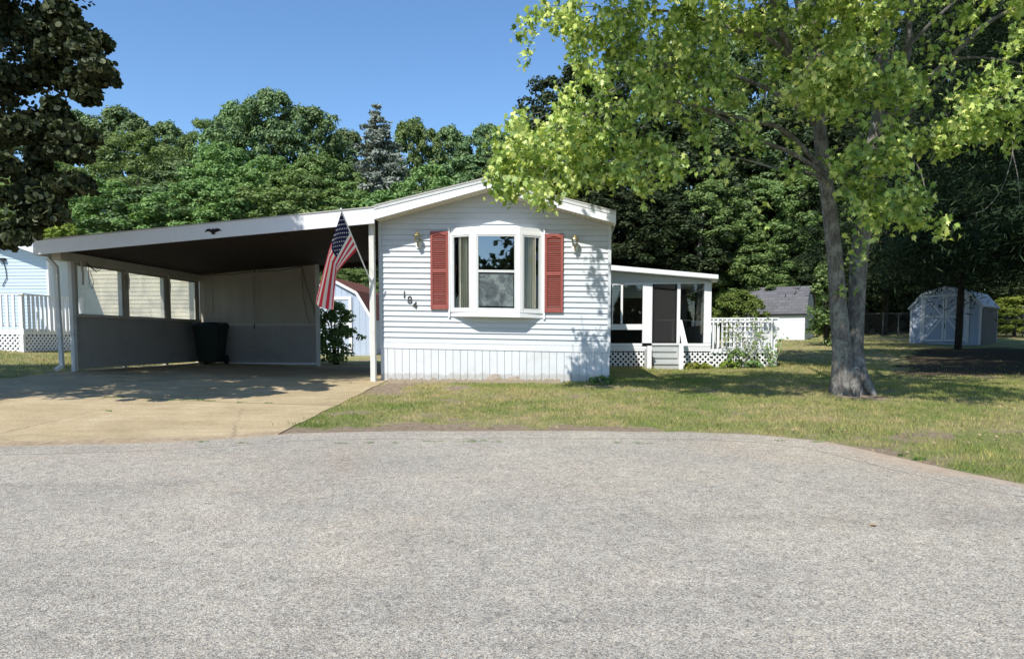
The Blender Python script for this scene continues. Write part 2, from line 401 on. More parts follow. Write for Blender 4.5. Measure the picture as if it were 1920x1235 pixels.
def roadmat():
    m = NT('chip_seal_road'); c = m.coord()
    v = m.n('ShaderNodeTexVoronoi'); v.inputs['Scale'].default_value = 125; m.l(c, v.inputs['Vector'])
    sepr = m.n('ShaderNodeSeparateColor'); m.l(v.outputs['Color'], sepr.inputs[0])
    chips = m.ramp(sepr.outputs[0], [(0, (.27,.265,.265)), (.12, (.38,.375,.37)), (.36, (.47,.455,.425)), (.62, (.56,.545,.51)), (.84, (.52,.465,.40)), (.94, (.66,.65,.62))], 'CONSTANT')
    gap = m.ramp(v.outputs['Distance'], [(.4, 1.0), (.9, .45)])
    k = m.mix(1, chips, gap, 'MULTIPLY')
    v2 = m.n('ShaderNodeTexVoronoi'); v2.inputs['Scale'].default_value = 38; m.l(c, v2.inputs['Vector'])
    s2 = m.n('ShaderNodeSeparateColor'); m.l(v2.outputs['Color'], s2.inputs[0])
    k = m.mix(.38, k, m.ramp(s2.outputs[1], [(0, .45), (.1, .85), (.5, 1.0), (.9, 1.25)]), 'MULTIPLY')
    wp = m.n('ShaderNodeMapping'); wp.inputs['Scale'].default_value = (.16, .8, 1); m.l(c, wp.inputs['Vector']); k = m.mix(1, k, m.ramp(m.noise(wp.outputs[0], 1.0, 4, .6, .6), [(.34, (.88,.88,.88)), (.5, (1,1,1)), (.68, (1.07,1.04,1.02))]), 'MULTIPLY')
    k = m.mix(1, k, m.ramp(m.noise(c, .7, 5, .65, .4), [(.3, (.81,.775,.71)), (.7, (1.04,.98,.86))]), 'MULTIPLY')
    k = m.mix(.8, k, m.ramp(m.noise(c, 9, 5, .75), [(.3, .78), (.7, 1.14)]), 'MULTIPLY')
    k = m.mix(m.math('MULTIPLY', m.ramp(m.noise(c, .45, 5, .7, .8), [(.5, 0.0), (.72, 1.0)]), .45), k, m.mix(1, k, (1.12,.99,.88), 'MULTIPLY'))
    dirt = m.ramp(m.math('ADD', m.attr('dirt'), m.math('MULTIPLY', m.math('SUBTRACT', m.noise(c, 3.5, 6, .75), .5), .9)), [(.42, 0.0), (.95, .85)])
    k = m.mix(dirt, k, m.ramp(m.noise(c, 8, 5, .7), [(.3, (.33,.25,.18)), (.7, (.50,.40,.30))]))
    # thin tar seam with a little dirt, parallel to the edge
    seam = m.attr('seam'); sm = m.math('ADD', seam, m.math('MULTIPLY', m.math('SUBTRACT', m.noise(c, 2.2, 5, .7), .5), .12))
    sf = m.ramp(m.math('ABSOLUTE', sm), [(.006, .55), (.02, 0.0)]); k = m.mix(sf, k, (.13,.12,.10))
    b = m.bump(v.outputs['Distance'], -.75 if False else .7, .006)
    return m.done(m.bsdf(k, .85, .15, b))
def drivemat():
    m = NT('old_concrete_drive'); c = m.coord()
    k = m.ramp(m.noise(c, .9, 6, .7, .5), [(.3, (.33,.26,.155)), (.5, (.42,.335,.205)), (.72, (.50,.41,.265))])
    v = m.n('ShaderNodeTexVoronoi'); v.inputs['Scale'].default_value = 90; m.l(c, v.inputs['Vector']); s2 = m.n('ShaderNodeSeparateColor'); m.l(v.outputs['Color'], s2.inputs[0])
    k = m.mix(.55, k, m.ramp(s2.outputs[0], [(0, .55), (.3, .9), (.8, 1.2)]), 'MULTIPLY')
    mp = m.n('ShaderNodeMapping'); mp.inputs['Scale'].default_value = (.4, 2.2, 1); m.l(c, mp.inputs['Vector'])
    k = m.mix(.7, k, m.ramp(m.noise(mp.outputs[0], 2.2, 6, .7), [(.3, .8), (.65, 1.1)]), 'MULTIPLY')
    mw = m.mix(.22, c, m.noise(c, 1.6, 5, .7, out='Color'))
    cr = m.vor(mw, .30, 'DISTANCE_TO_EDGE'); k = m.mix(m.math('MULTIPLY', m.ramp(cr, [(.0012, .7), (.0042, 0.0)]), m.ramp(m.noise(c, .5, 3), [(.42, .15), (.6, 1.0)])), k, (.13,.10,.075))
    sm = m.math('ADD', m.attr('seam'), m.math('MULTIPLY', m.math('SUBTRACT', m.noise(c, 3, 5, .7), .5), .06)); k = m.mix(m.ramp(m.math('ABSOLUTE', sm), [(.012, .75), (.035, 0.0)]), k, (.15,.12,.085))
    dirt = m.ramp(m.math('ADD', m.attr('dirt'), m.math('MULTIPLY', m.math('SUBTRACT', m.noise(c, 4, 6, .75), .5), .8)), [(.4, 0.0), (.9, .9)])
    k = m.mix(dirt, k, m.ramp(m.noise(c, 12, 5, .7), [(.35, (.20,.15,.105)), (.65, (.40,.31,.22))]))
    return m.done(m.bsdf(k, .9, .1, m.bump(m.noise(c, 120, 4, .7), .5, .006)))

# ------------------------------------------------------------------ the setting
def grid_mesh(name, X, Y, Z, mat, attrs=None, kind='structure'):
    n, k = X.shape; v = np.stack([X, Y, Z], -1).reshape(-1, 3)
    i = np.arange(n-1)[:, None]*k+np.arange(k-1)[None]; f = np.stack([i, i+1, i+k+1, i+k], -1).reshape(-1, 4)
    me = bpy.data.meshes.new(name); me.from_pydata(v.tolist(), [], f.tolist()); me.update()
    for a, val in (attrs or {}).items():
        at = me.attributes.new(a, 'FLOAT', 'POINT'); at.data.foreach_set('value', val.reshape(-1).astype(np.float32))
    o = link(name, me, mat, None, True); tag(o, kind=kind); return o
def nodes(segs): return np.unique(np.concatenate([np.arange(a, b, s) for a, b, s in segs]))
gx = nodes([(-600,-100,50),(-100,-30,5),(-30,-14,1),(-14,14,.2),(14,30,1),(30,100,5),(100,601,50)])
gy = nodes([(-300,-40,20),(-40,4,2),(4,6,.5),(6,16,.2),(16,36,.5),(36,80,2),(80,200,10),(200,1001,100)])
X, Y = np.meshgrid(gx, gy, indexing='ij'); Z = h(X, Y)
B = np.zeros_like(X); near = (np.abs(X) < 15) & (Y > 4) & (Y < 36); B[near] = bare(X[near], Y[near])
Z = Z - .10*((Y < edge_y(X)-.35) & (X < EX[-1]-1.5) & (Y > -60))      # sits below the road sheet
grid_mesh('ground', X, Y, Z, groundmat(), {'bare': B, 'dark_ground': dark_ground(X, Y)})
# road
tx = np.unique(np.concatenate([np.linspace(-40, -12, 15), np.linspace(-12, EX[-1]-.01, 200)])); tt = np.concatenate([np.linspace(0, .85, 24), np.linspace(.86, 1, 26)])
X = np.repeat(tx[:, None], len(tt), 1); ey = edge_y(tx) + .05*(fbm(tx, tx*0, 1.7, 5)-.5)*2
Y = -14 + (ey[:, None]+14)*tt[None]; ED = np.abs(signed_edge(X.ravel(), Y.ravel())).reshape(X.shape)
Zr = h(X, Y)+.016 - .012*(tt[None] > .999)
redd = np.exp(-((X-3.6)/1.8)**2-((Y-EY[-6])/1.0)**2)
grid_mesh('road', X, Y, Zr, roadmat(), {'dirt': np.clip(1-ED/(.06+.55*fbm(X, Y, .9, 77)), 0, 1)*.75+.5*redd*np.clip(1.4-ED, 0, 1), 'seam': ED-.52})
# driveway
ty = np.linspace(6.0, 14.75, 60); u = np.linspace(0, 1, 70)
XR = drive_r(ty); XL = drive_l(ty); X = XL[:, None]+(XR-XL)[:, None]*u[None]; Y = np.repeat(ty[:, None], len(u), 1)
keep = DR = None
E = Y-edge_y(X); Zd = h(X, Y)+.010-.05*(E < -.25)
dirt = np.clip(1-np.abs(E-.05)/(.15+.7*fbm(X, Y, .8, 55)), 0, 1)*.85
dm = drivemat(); JA, JB = G(205, 745), G(605, 760); jn = (JB.y-JA.y)/(JB.x-JA.x); grid_mesh('driveway', X, Y, Zd, dm, {'dirt': dirt, 'seam': Y-(JA.y+jn*(X-JA.x))+5*(X > JB.x+1.5)})
ty = np.linspace(14.751, 19.9, 30); X = np.repeat(np.linspace(0, 1, 40)[None], 30, 0); 
xl = np.array([HF.W(-6.5, (y-14.1)).x for y in ty]); xr = np.array([HF.W(-.02, (y-13.7)).x for y in ty])
X = xl[:, None]+(xr-xl)[:, None]*X; Y = np.repeat(ty[:, None], 40, 1)
grid_mesh('carport_floor', X, Y, h(X, Y)+.010, dm, {'dirt': X*0, 'seam': X*0+9})

# ------------------------------------------------------------------ grass
def lawn_ok(x, y):
    ok = signed_edge(x, y) > .02
    ok &= ~((x < drive_r(y)+.02) & (x > drive_l(y)-.02) & (y < 14.75))
    q = np.stack([x-HF.o.x, y-HF.o.y], -1); lx = q@np.array(HF.u[:2]); ly = q@np.array(HF.w[:2])
    ok &= ~((lx > -6.5) & (lx < 4.4) & (ly > -.02) & (ly < 6.3)) & ~((lx > .1) & (lx < 3.4) & (ly > -.36) & (ly < 1)) & ~((lx > -.1) & (lx < 4.4) & (ly > 0) & (ly < 18))
    ok &= ~((lx > 4.3) & (lx < 8.7) & (ly > 5.9) & (ly < 9))
    return ok
def blades(name, x, y, hgt, wid, lean, mat, up=1):
    n = len(x); z = h(x, y)-.004; a = RNG.uniform(0, 2*np.pi, n); la = RNG.uniform(0, 2*np.pi, n)
    dx, dy = np.cos(a)*wid/2, np.sin(a)*wid/2; ln = lean*hgt*RNG.uniform(.2, 1, n)
    V = np.empty((n, 3, 3)); V[:, 0] = np.stack([x-dx, y-dy, z], -1); V[:, 1] = np.stack([x+dx, y+dy, z], -1)
    V[:, 2] = np.stack([x+np.cos(la)*ln, y+np.sin(la)*ln, z+hgt], -1)
    return link(name, fastmesh(name, V, 3), mat)
def grassmat():
    m = NT('grass_blades'); c = m.coord(); k = grasscol(m, c); geo = m.n('ShaderNodeNewGeometry')
    k = m.mix(.7, k, m.ramp(geo.outputs['Random Per Island'], [(.0, (.6,.66,.5)), (.5, (1,1.05,.9)), (.85, (1.35,1.4,.95)), (.97, (1.9,1.6,1.3))]), 'MULTIPLY')
    edge = m.math('SUBTRACT', 1.25, m.attr('x')) if False else None
    d = m.n('ShaderNodeBsdfDiffuse'); t = m.n('ShaderNodeBsdfTranslucent'); m.l(k, d.inputs[0]); m.l(k, t.inputs[0])
    mx = m.n('ShaderNodeMixShader'); mx.inputs[0].default_value = .35; m.l(d.outputs[0], mx.inputs[1]); m.l(t.outputs[0], mx.inputs[2])
    return m.done(mx.outputs[0])
GM = grassmat()
def scatter(n, x0, x1, y0, y1, thin=1.0):
    x = RNG.uniform(x0, x1, n); y = RNG.uniform(y0, y1, n); ok = lawn_ok(x, y); x, y = x[ok], y[ok]
    b = bare(x, y)+(fbm(x, y, 5, 21)-.5)*.7+dark_ground(x, y)*.9; ok = RNG.uniform(0, 1, len(x)) > np.clip(b*1.35, 0, .985)*thin; return x[ok], y[ok]
xs, ys = [], []
for n, a in ((190000, (-3.6, 10, 5.8, 14.2)), (70000, (1.9, 14, 12, 21)), (26000, (1.8, 17, 21, 34)), (26000, (-16, -8.3, 12, 20))):
    x, y = scatter(n, *a); xs.append(x); ys.append(y)
x = np.concatenate(xs); y = np.concatenate(ys)
lush = fbm(x, y, .8, 40); hg = RNG.uniform(.018, .05, len(x))*(.5+1.1*lush)*np.where(y > 15, 1.1, 1)
e = signed_edge(x, y); hg *= 1+.7*np.exp(-((e-.8)/.5)**2)*(x > 3.4)
g = blades('lawn_grass', x, y, hg, RNG.uniform(.006, .012, len(x))*(1+.08*(y-8)), .9, GM)
tag(g, 'short patchy green and straw coloured lawn grass', 'grass', kind='stuff')
def tuft_points(spots):
    xs, ys, hs = [], [], []
    for cx, cy, r, n, hh in spots:
        a = RNG.normal(0, 1, (n, 2))*r; xs.append(cx+a[:, 0]); ys.append(cy+a[:, 1]*.6); hs.append(RNG.uniform(.4, 1, n)*hh)
    return map(np.concatenate, (xs, ys, hs))
FRESH = leafmat('fresh_weed_blades', [(.06,.13,.025), (.10,.19,.035), (.16,.24,.05)], .35, scale=2)
sp = []
for px, py, r, n, hh in [(1000,712,.07,60,.16),(992,714,.05,40,.12),(1042,712,.07,60,.13),(985,712,.05,30,.1),(1052,714,.05,30,.10),(1130,716,.13,160,.10),(1150,720,.1,110,.07),(1118,722,.09,80,.06),(873,714,.03,16,.08),(893,714,.03,16,.07),(1215,718,.1,80,.05),(575,797,.14,150,.06),(600,799,.12,110,.05),(590,786,.1,80,.05)]:
    q = G(px, py); sp.append((q.x, q.y, r, n, hh))
x, y, hh = tuft_points(sp); o = blades('grass_tufts', x, y, hh, RNG.uniform(.006, .012, len(x)), 1.0, FRESH)
tag(o, 'longer green grass tufts along the foot of the skirting and drive corner', 'grass', kind='stuff')
sp = []
for px, py, wd in [(216,746,26),(277,748,12),(330,752,18),(365,751,20),(392,753,14),(203,772,10),(452,756,10),(505,757,10),(660,719,8),(640,834,16),(690,833,10),(740,833,10),(812,830,24),(875,831,18),(898,829,20),(935,831,10),(1205,834,22),(1155,833,10),(1465,829,12),(1535,831,16),(382,831,12),(458,833,14),(1690,855,8),(1725,862,14)]:
    for k in range(int(wd)):
        q = G(px+random.uniform(-wd, wd)*.8, py+random.uniform(-.6, .6)); sp.append((q.x, q.y, .012, 5, random.uniform(.012, .03)))
x, y, hh = tuft_points(sp); o = blades('crack_weeds', x, y, hh+.02, RNG.uniform(.006, .012, len(x)), .9, FRESH)
tag(o, 'small weeds growing in the cracks of the drive and road', 'weeds', kind='stuff')

# ------------------------------------------------------------------ mobile home
W2, L2 = HF.L(1142.5, 713), HF.L
HW = W2.x; HD = 17.5
house = empty('mobile_home', HF.o, HF.yaw, 'pale grey sided mobile home with red shutters, bay window and white gable fascia', 'house')
zb0, zb1 = L2(717, 641).z, L2(1138, 649).z            # foot of the siding, left and right
zs0, zs1 = L2(717, 652).z, L2(1138, 661).z            # top of the skirting panels
eL, pk, eR = L2(712, 411), L2(925, 360), L2(1147, 418)
def lerp(a, b, t): return a+(b-a)*t
def roofz(x): return lerp(eL.z, pk.z, x/pk.x) if x < pk.x else lerp(pk.z, eR.z, (x-pk.x)/(HW-pk.x))
def xr_at(off):      # x range where roofline is above siding course line (sheared) at height offset off
    a, b = None, None
    for i in range(401):
        x = HW*i/400
        if lerp(zb0, zb1, x/HW)+off < roofz(x)-.004:
            if a is None: a = x
            b = x
    return a, b
WB = (L2(848, 590).x, L2(1016, 590).x, L2(930, 586).z, L2(930, 430).z)
mb = MB(); ex = .1015; k = 0
while True:
    off = k*ex; r1 = xr_at(off); r2 = xr_at(min(off+ex, 99))
    if r1[0] is None: break
    a, b = r1; a2, b2 = r2 if r2[0] is not None else ((a+b)/2, (a+b)/2+.001)
    f = lambda x, o_: lerp(zb0, zb1, x/HW)+o_
    y0, y1 = -.028, -.004
    n = 6
    zm_ = lerp(zb0, zb1, .5)+off+ex/2; segs_ = [((a, a2), (b, b2))]
    if WB[2]+.03 < zm_ < WB[3]-.03: segs_ = [((a, a2), (WB[0]+.01, WB[0]+.01)), ((WB[1]-.01, WB[1]-.01), (b, b2))]
    for (sa, sb), j in [(q_, j_) for q_ in segs_ for j_ in range(n)]:
        xa, xb = lerp(sa[0], sb[0], j/n), lerp(sa[0], sb[0], (j+1)/n); xc, xd = lerp(sa[1], sb[1], j/n), lerp(sa[1], sb[1], (j+1)/n)
        w1, w2 = .0015*math.sin(k*3.1+j*1.7), .0015*math.sin(k*3.1+(j+1)*1.7)
        mb.quad((xa, y0+w1, f(xa, off)), (xb, y0+w2, f(xb, off)), (xd, y1, f(xd, off+ex)), (xc, y1, f(xc, off+ex)))
        mb.quad((xa, y1+.002, f(xa, off)+.002), (xb, y1+.002, f(xb, off)+.002), (xb, y0+w2, f(xb, off)), (xa, y0+w1, f(xa, off)))
    k += 1
mb.build('siding', M['siding'], house)
# wall shell with the window hole, side walls, back
wl, wr, wb, wt = L2(848, 590).x, L2(1016, 590).x, L2(930, 586).z, L2(930, 430).z
mb = MB()
for x0, x1, z0, z1 in ((0, wl, -.1, 9), (wr, HW, -.1, 9), (wl, wr, -.1, wb), (wl, wr, wt, 9)):
    xs_ = sorted({x0, x1} | ({pk.x} if x0 < pk.x < x1 else set()))
    top = [(x, .0, min(z1, roofz(x)) if z1 < 9 else roofz(x)) for x in reversed(xs_)]
    mb.prism([(x0, .0, z0), (x1, .0, z0)]+top, (0, .09, 0))
mb.box(0, .09, .0905, HD, -.1, roofz(0)-.02); mb.box(HW-.09, HW, .0905, HD, -.1, roofz(HW)-.02)
mb.prism([(0, HD, -.1), (HW, HD, -.1), (HW, HD, eR.z), (pk.x, HD, pk.z), (0, HD, eL.z)], (0, .09, 0))
mb.build('wall', M['siding'], house)
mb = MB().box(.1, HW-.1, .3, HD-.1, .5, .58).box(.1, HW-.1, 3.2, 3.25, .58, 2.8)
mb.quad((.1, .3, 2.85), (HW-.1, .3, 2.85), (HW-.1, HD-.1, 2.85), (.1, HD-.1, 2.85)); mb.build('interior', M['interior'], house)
# skirting: drip band and vertical ribbed panels
mb = MB(); mb.hexa([(-.01,-.028,zs0),(HW+.01,-.028,zs1),(HW+.01,-.002,zs1),(-.01,-.002,zs0),(-.01,-.022,zb0+.012),(HW+.01,-.022,zb1+.012),(HW+.01,-.002,zb1+.012),(-.01,-.002,zb0+.012)])
mb.build('skirting_band', M['skirt'], house)
mb = MB(); npn = 31
for i in range(npn):
    x0, x1 = HW*i/npn+.0028, HW*(i+1)/npn-.0028; zt0, zt1 = lerp(zs0, zs1, x0/HW)-.004, lerp(zs0, zs1, x1/HW)-.004; g0, g1 = HF.gz(x0, 0)-.05, HF.gz(x1, 0)-.05
    mb.hexa([(x0,-.017,g0),(x1,-.017,g1),(x1,-.003,g1),(x0,-.003,g0),(x0,-.017,zt0),(x1,-.017,zt1),(x1,-.003,zt1),(x0,-.003,zt0)])
mb.build('skirting_panels', M['skirt'], house, bevel=.004)
for x in (-.012, HW-.045):
    zt = roofz(min(max(x, 0), HW))-.01; MB().box(x, x+.057, -.034, .02, (zs0 if x < 1 else zs1)+.03, zt).build('corner_trim', M['siding'], house)
# roof: front fascia continues into the carport, overhang .42
OH = -.42
fa = [HF.L(702, 388, OH), HF.L(912, 336, OH), HF.L(1155, 399, OH)]     # top edge
fb = [HF.L(702, 411, OH), HF.L(912, 353, OH), HF.L(1155, 419, OH)]     # lower edge
mb = MB(); mb.prism([fb[0], fb[1], fb[2], fa[2], fa[1], fa[0]], (0, .03, 0)); fas = mb.build('rake_fascia', M['fascia'], house)
mb = MB(); d = Vector((0, -.012, 0))
def band(p0, p1, p2, p3): mb.prism([p0+d, p1+d, p2+d, p3+d], (0, .011, 0))
band(fa[0]-Vector((0,0,.045)), fa[1]-Vector((0,0,.045)), fa[1]+Vector((0,0,.008)), fa[0]+Vector((0,0,.008)))
band(fa[1]-Vector((0,0,.045)), fa[2]-Vector((0,0,.045)), fa[2]+Vector((0,0,.008)), fa[1]+Vector((0,0,.008)))
mb.build('fascia_cap', M['trim'], house)
so_ = lambda p, dz=-.0: Vector((p.x, 0, p.z+dz))
mb = MB(); NS = 26
for (p, q) in ((fb[0], fb[1]), (fb[1], fb[2])):                        # ribbed soffit
    for i in range(NS):
        a = p.lerp(q, i/NS); b = p.lerp(q, (i+.93)/NS)
        mb.hexa([(a.x, OH+.031, a.z+.004), (b.x, OH+.031, b.z+.004), (b.x, -.03, b.z+.004), (a.x, -.03, a.z+.004), (a.x, OH+.031, a.z+.02), (b.x, OH+.031, b.z+.02), (b.x, -.03, b.z+.02), (a.x, -.03, a.z+.02)])
mb.build('soffit', M['soffit'], house)
mb = MB()
for p, q in ((fa[0], fa[1]), (fa[1], fa[2])):
    mb.hexa([(p.x, OH-.02, p.z+.01), (q.x, OH-.02, q.z+.01), (q.x, HD+.3, q.z+.01), (p.x, HD+.3, p.z+.01), (p.x, OH-.02, p.z+.035), (q.x, OH-.02, q.z+.035), (q.x, HD+.3, q.z+.035), (p.x, HD+.3, p.z+.035)])
mb.build('roof', M['house_roof'], house)
mb = MB()
mb.box(fb[2].x-.02, fb[2].x, OH+.031, HD+.3, fb[2].z, fa[2].z); mb.build('eave_fascia', M['fascia'], house)
MB().box(HW, fb[2].x-.02, .1, HD, fb[2].z+.004, fb[2].z+.02).build('eave_soffit', M['soffit'], house)

# bay window
BD = -.25
bay = empty('bay_window', (0, 0, 0)); bay.parent = house; bay.empty_display_size = .1
bl, br_ = L2(844, 500), L2(1019, 500)
zB, zT = L2(930, 590).z+.0, L2(930, 427).z
fl, fr_ = HF.L(886, 500, BD).x, HF.L(975, 500, BD).x
OUT = [Vector((bl.x, -.02, 0)), Vector((fl, BD, 0)), Vector((fr_, BD, 0)), Vector((br_.x, -.02, 0))]
def vz(p, z): return Vector((p.x, p.y, z))
drop = lambda x: -(x-bl.x)*.020
mb = MB()
for z0, z1 in ((zB-.03, zB+.055), (zT-.09, zT+.0)):
    mb = MB(); o2 = [p for p in OUT]; mb.prism([vz(p, z0+drop(p.x)) for p in [Vector((bl.x,.0,0))]+o2[1:3]+[Vector((br_.x,.0,0))]], (0, 0, z1-z0))
    mb.build('bay_seat' if z0 < zB else 'bay_head', M['white'], bay)
SEG = [(OUT[0], OUT[1]), (OUT[1], OUT[2]), (OUT[2], OUT[3])]
z0, z1 = zB+.056, zT-.091
panes = []
for i, (a, b) in enumerate(SEG):
    dr = (b-a).normalized(); nr = Vector((dr.y, -dr.x, 0)); ln = (b-a).length
    def Q(t, o_, z): p = a+dr*t+nr*o_; return Vector((p.x, p.y, z+drop(p.x)))
    def slab(B_, t0, t1, za, zb, o0, o1, m=0):
        B_.hexa([Q(t0,o1,za),Q(t1,o1,za),Q(t1,o0,za),Q(t0,o0,za),Q(t0,o1,zb),Q(t1,o1,zb),Q(t1,o0,zb),Q(t0,o0,zb)], m)
    fw = .075 if i == 1 else .055
    B_ = MB(); slab(B_, 0, fw, z0, z1, -.05, .004); slab(B_, ln-fw, ln, z0, z1, -.05, .004)
    slab(B_, fw, ln-fw, z0, z0+.05, -.05, .003); slab(B_, fw, ln-fw, z1-.05, z1, -.05, .003); B_.build('window_frame', M['white'], bay)
    B_ = MB(); t0, t1, za, zb, s = fw+.001, ln-fw-.001, z0+.051, z1-.051, .03        # storm-sash beading
    slab(B_, t0, t0+s, za, zb, -.045, -.004); slab(B_, t1-s, t1, za, zb, -.045, -.004); slab(B_, t0+s, t1-s, za, za+s, -.045, -.004); slab(B_, t0+s, t1-s, zb-s, zb, -.045, -.004)
    if i == 1: zm = lerp(za, zb, .515)+0*ln; slab(B_, t0+s, t1-s, zm-.025, zm+.02, -.045, -.001)
    B_.build('sash', M['trim'], bay)
    if i == 1:
        B_ = MB(); B_.quad(Q(t0+s,-.03,zm+.02), Q(t1-s,-.03,zm+.02), Q(t1-s,-.03,zb-s), Q(t0+s,-.03,zb-s)); B_.build('upper_pane', M['glass'], bay)
        B_ = MB(); nx, nz = 14, 14
        pts = [[Q(lerp(t0+s+.01, t1-s-.02, x/nx), -.032+.012*math.sin(x*1.9+z*1.1)*math.sin(z*.9), lerp(za+s+.03, zm-.05, z/nz)) for z in range(nz+1)] for x in range(nx+1)]
        for x in range(nx):
            for z in range(nz): B_.quad(pts[x][z], pts[x+1][z], pts[x+1][z+1], pts[x][z+1])
        B_.build('wrinkled_screen', M['foil'], bay, True)
        B_ = MB(); B_.quad(Q(t0+s,-.02,za+s), Q(t1-s,-.02,za+s), Q(t1-s,-.02,zm-.025), Q(t0+s,-.02,zm-.025)); B_.build('lower_pane', M['sideglass'], bay)
    else:
        B_ = MB(); B_.quad(Q(t0+s,-.03,za+s), Q(t1-s,-.03,za+s), Q(t1-s,-.03,zb-s), Q(t0+s,-.03,zb-s)); B_.build('side_pane', M['sideglass'], bay)
for xa, xb in ((L2(861, 500).x, L2(889, 500).x), (L2(984, 500).x, L2(1005, 500).x)):          # curtains
    n = 40; mb = MB(); rows = []
    for i in range(n+1):
        x = lerp(xa, xb, i/n); rows.append([(x+.015*math.sin(i*.3)*(zz), .0+.03*math.sin(i*1.05+.6*zz)-.07, lerp(z0+.06, z1-.03, zz)) for zz in (0, .35, .7, 1)])
    for i in range(n):
        for j in range(3): mb.quad(rows[i][j], rows[i+1][j], rows[i+1][j+1], rows[i][j+1])
    mb.build('curtain', M['curtain'], bay, True)
# jamb returns of the bay against the wall
mb = MB(); mb.box(bl.x-.03, bl.x, -.05, 0, zB-.05, zT+.012); mb.build('side_trim', M['white'], bay); mb = MB(); mb.box(br_.x, br_.x+.03, -.05, 0, zB-.05+drop(br_.x), zT+drop(br_.x)); mb.build('side_trim', M['white'], bay)
# shutters
def shutter(x0, x1, zb_, zt_):
    s = empty('shutter', (0, 0, 0)); s.parent = house; s.empty_display_size = .1
    mb = MB(); fw = .045; y0, y1 = -.058, -.022; zm = lerp(zb_, zt_, .49)
    mb.box(x0, x0+fw, y0, y1, zb_, zt_).box(x1-fw, x1, y0, y1, zb_, zt_)
    mb.box(x0+fw, x1-fw, y0, y1, zb_, zb_+.075).box(x0+fw, x1-fw, y0, y1, zm-.03, zm+.03)
    n = 8; pts = []                                     # cathedral head
    for i in range(n+1):
        t = i/n; x = lerp(x0+fw, x1-fw, t); pts.append((x, y0, zt_-.085+.035*max(0, math.sin(math.pi*t))**1.5))
    mb.prism(pts+[(x1-fw, y0, zt_), (x0+fw, y0, zt_)], (0, y1-y0, 0)); mb.build('shutter_frame', M['shutter'], s, bevel=.004)
    mb = MB()
    for a, b in ((zb_+.075, zm-.03), (zm+.03, zt_-.055)):
        nl = int((b-a)/.034)
        for i in range(nl):
            z = a+(i+.5)*(b-a)/nl; mb.hexa([(x0+fw,-.050,z-.013),(x1-fw,-.050,z-.013),(x1-fw,-.026,z+.006),(x0+fw,-.026,z+.006),(x0+fw,-.050,z-.006),(x1-fw,-.050,z-.006),(x1-fw,-.026,z+.013),(x0+fw,-.026,z+.013)])
    mb.box(x0+fw, x1-fw, -.0255, -.0215, zb_+.07, zt_-.05); mb.build('louvres', M['shutter'], s)
shutter(L2(808, 500).x, L2(843, 500).x-.012, L2(825, 580).z, L2(825, 434).z)
shutter(L2(1020, 500).x+.012, L2(1056, 500).x, L2(1038, 586).z, L2(1038, 439).z)
# wall lanterns
def lantern(px, py):
    c = L2(px, py); l = empty('wall_lantern', (0, 0, 0)); l.parent = house; l.empty_display_size = .1
    mb = MB(); b = Vector((c.x, -.045, c.z-.06)); mb.prism([b+Vector((.066*math.cos(a)*.95, 0, .085*math.sin(a))) for a in [2*math.pi*i/16 for i in range(16)]], (0, .022, 0)); mb.build('back_plate', M['white'], l)
    mb = MB(); mb.tube([(c.x,-.05,c.z-.09),(c.x,-.10,c.z-.12),(c.x,-.14,c.z-.10),(c.x,-.14,c.z-.05)], .011, 8)
    mb.lathe((c.x,-.14,c.z-.05), [(.012,0),(.04,.008),(.045,.016)], 6).lathe((c.x,-.14,c.z+.08), [(.068,0),(.06,.02),(.03,.045),(.022,.06),(.008,.07),(.012,.085),(.0,.10)], 12)
    for i in range(6):
        a = i*math.pi/3; mb.bar((c.x+.043*math.cos(a), -.14+.043*math.sin(a), c.z-.036), (c.x+.06*math.cos(a), -.14+.06*math.sin(a), c.z+.08), .006, .006)
    mb.build('lantern_body', M['brass'], l)
    MB().lathe((c.x,-.14,c.z-.034), [(.0,.0),(.040,.0),(.057,.113),(.0,.113)], 6).build('lantern_glass', M['sideglass'], l)
lantern(785.5, 452); lantern(1078, 459)
# house number digits
def digit(ch, px, py, tilt=0):
    cu = bpy.data.curves.new('d', 'FONT'); cu.body = ch; cu.size = .20; cu.extrude = .003; cu.offset = .0005; cu.align_x = 'CENTER'; cu.align_y = 'CENTER'
    t = bpy.data.objects.new('d', cu); COL.objects.link(t); bpy.context.view_layer.update()
    me = bpy.data.meshes.new_from_object(t.evaluated_get(bpy.context.evaluated_depsgraph_get())); bpy.data.objects.remove(t); bpy.data.curves.remove(cu)
    me.name = 'house_number'; c = L2(px, py); me.transform(Matrix.Translation((c.x, -.034, c.z)) @ Matrix.Rotation(math.pi/2, 4, 'X') @ Matrix.Rotation(tilt, 4, 'Z'))
    me.materials.clear(); o = link('house_number', me, M['numbers'], house); o['label'] = 'dark metal digit %s of the house number' % ch
digit('1', 759, 553); digit('8', 769, 563); digit('4', 778.5, 573)

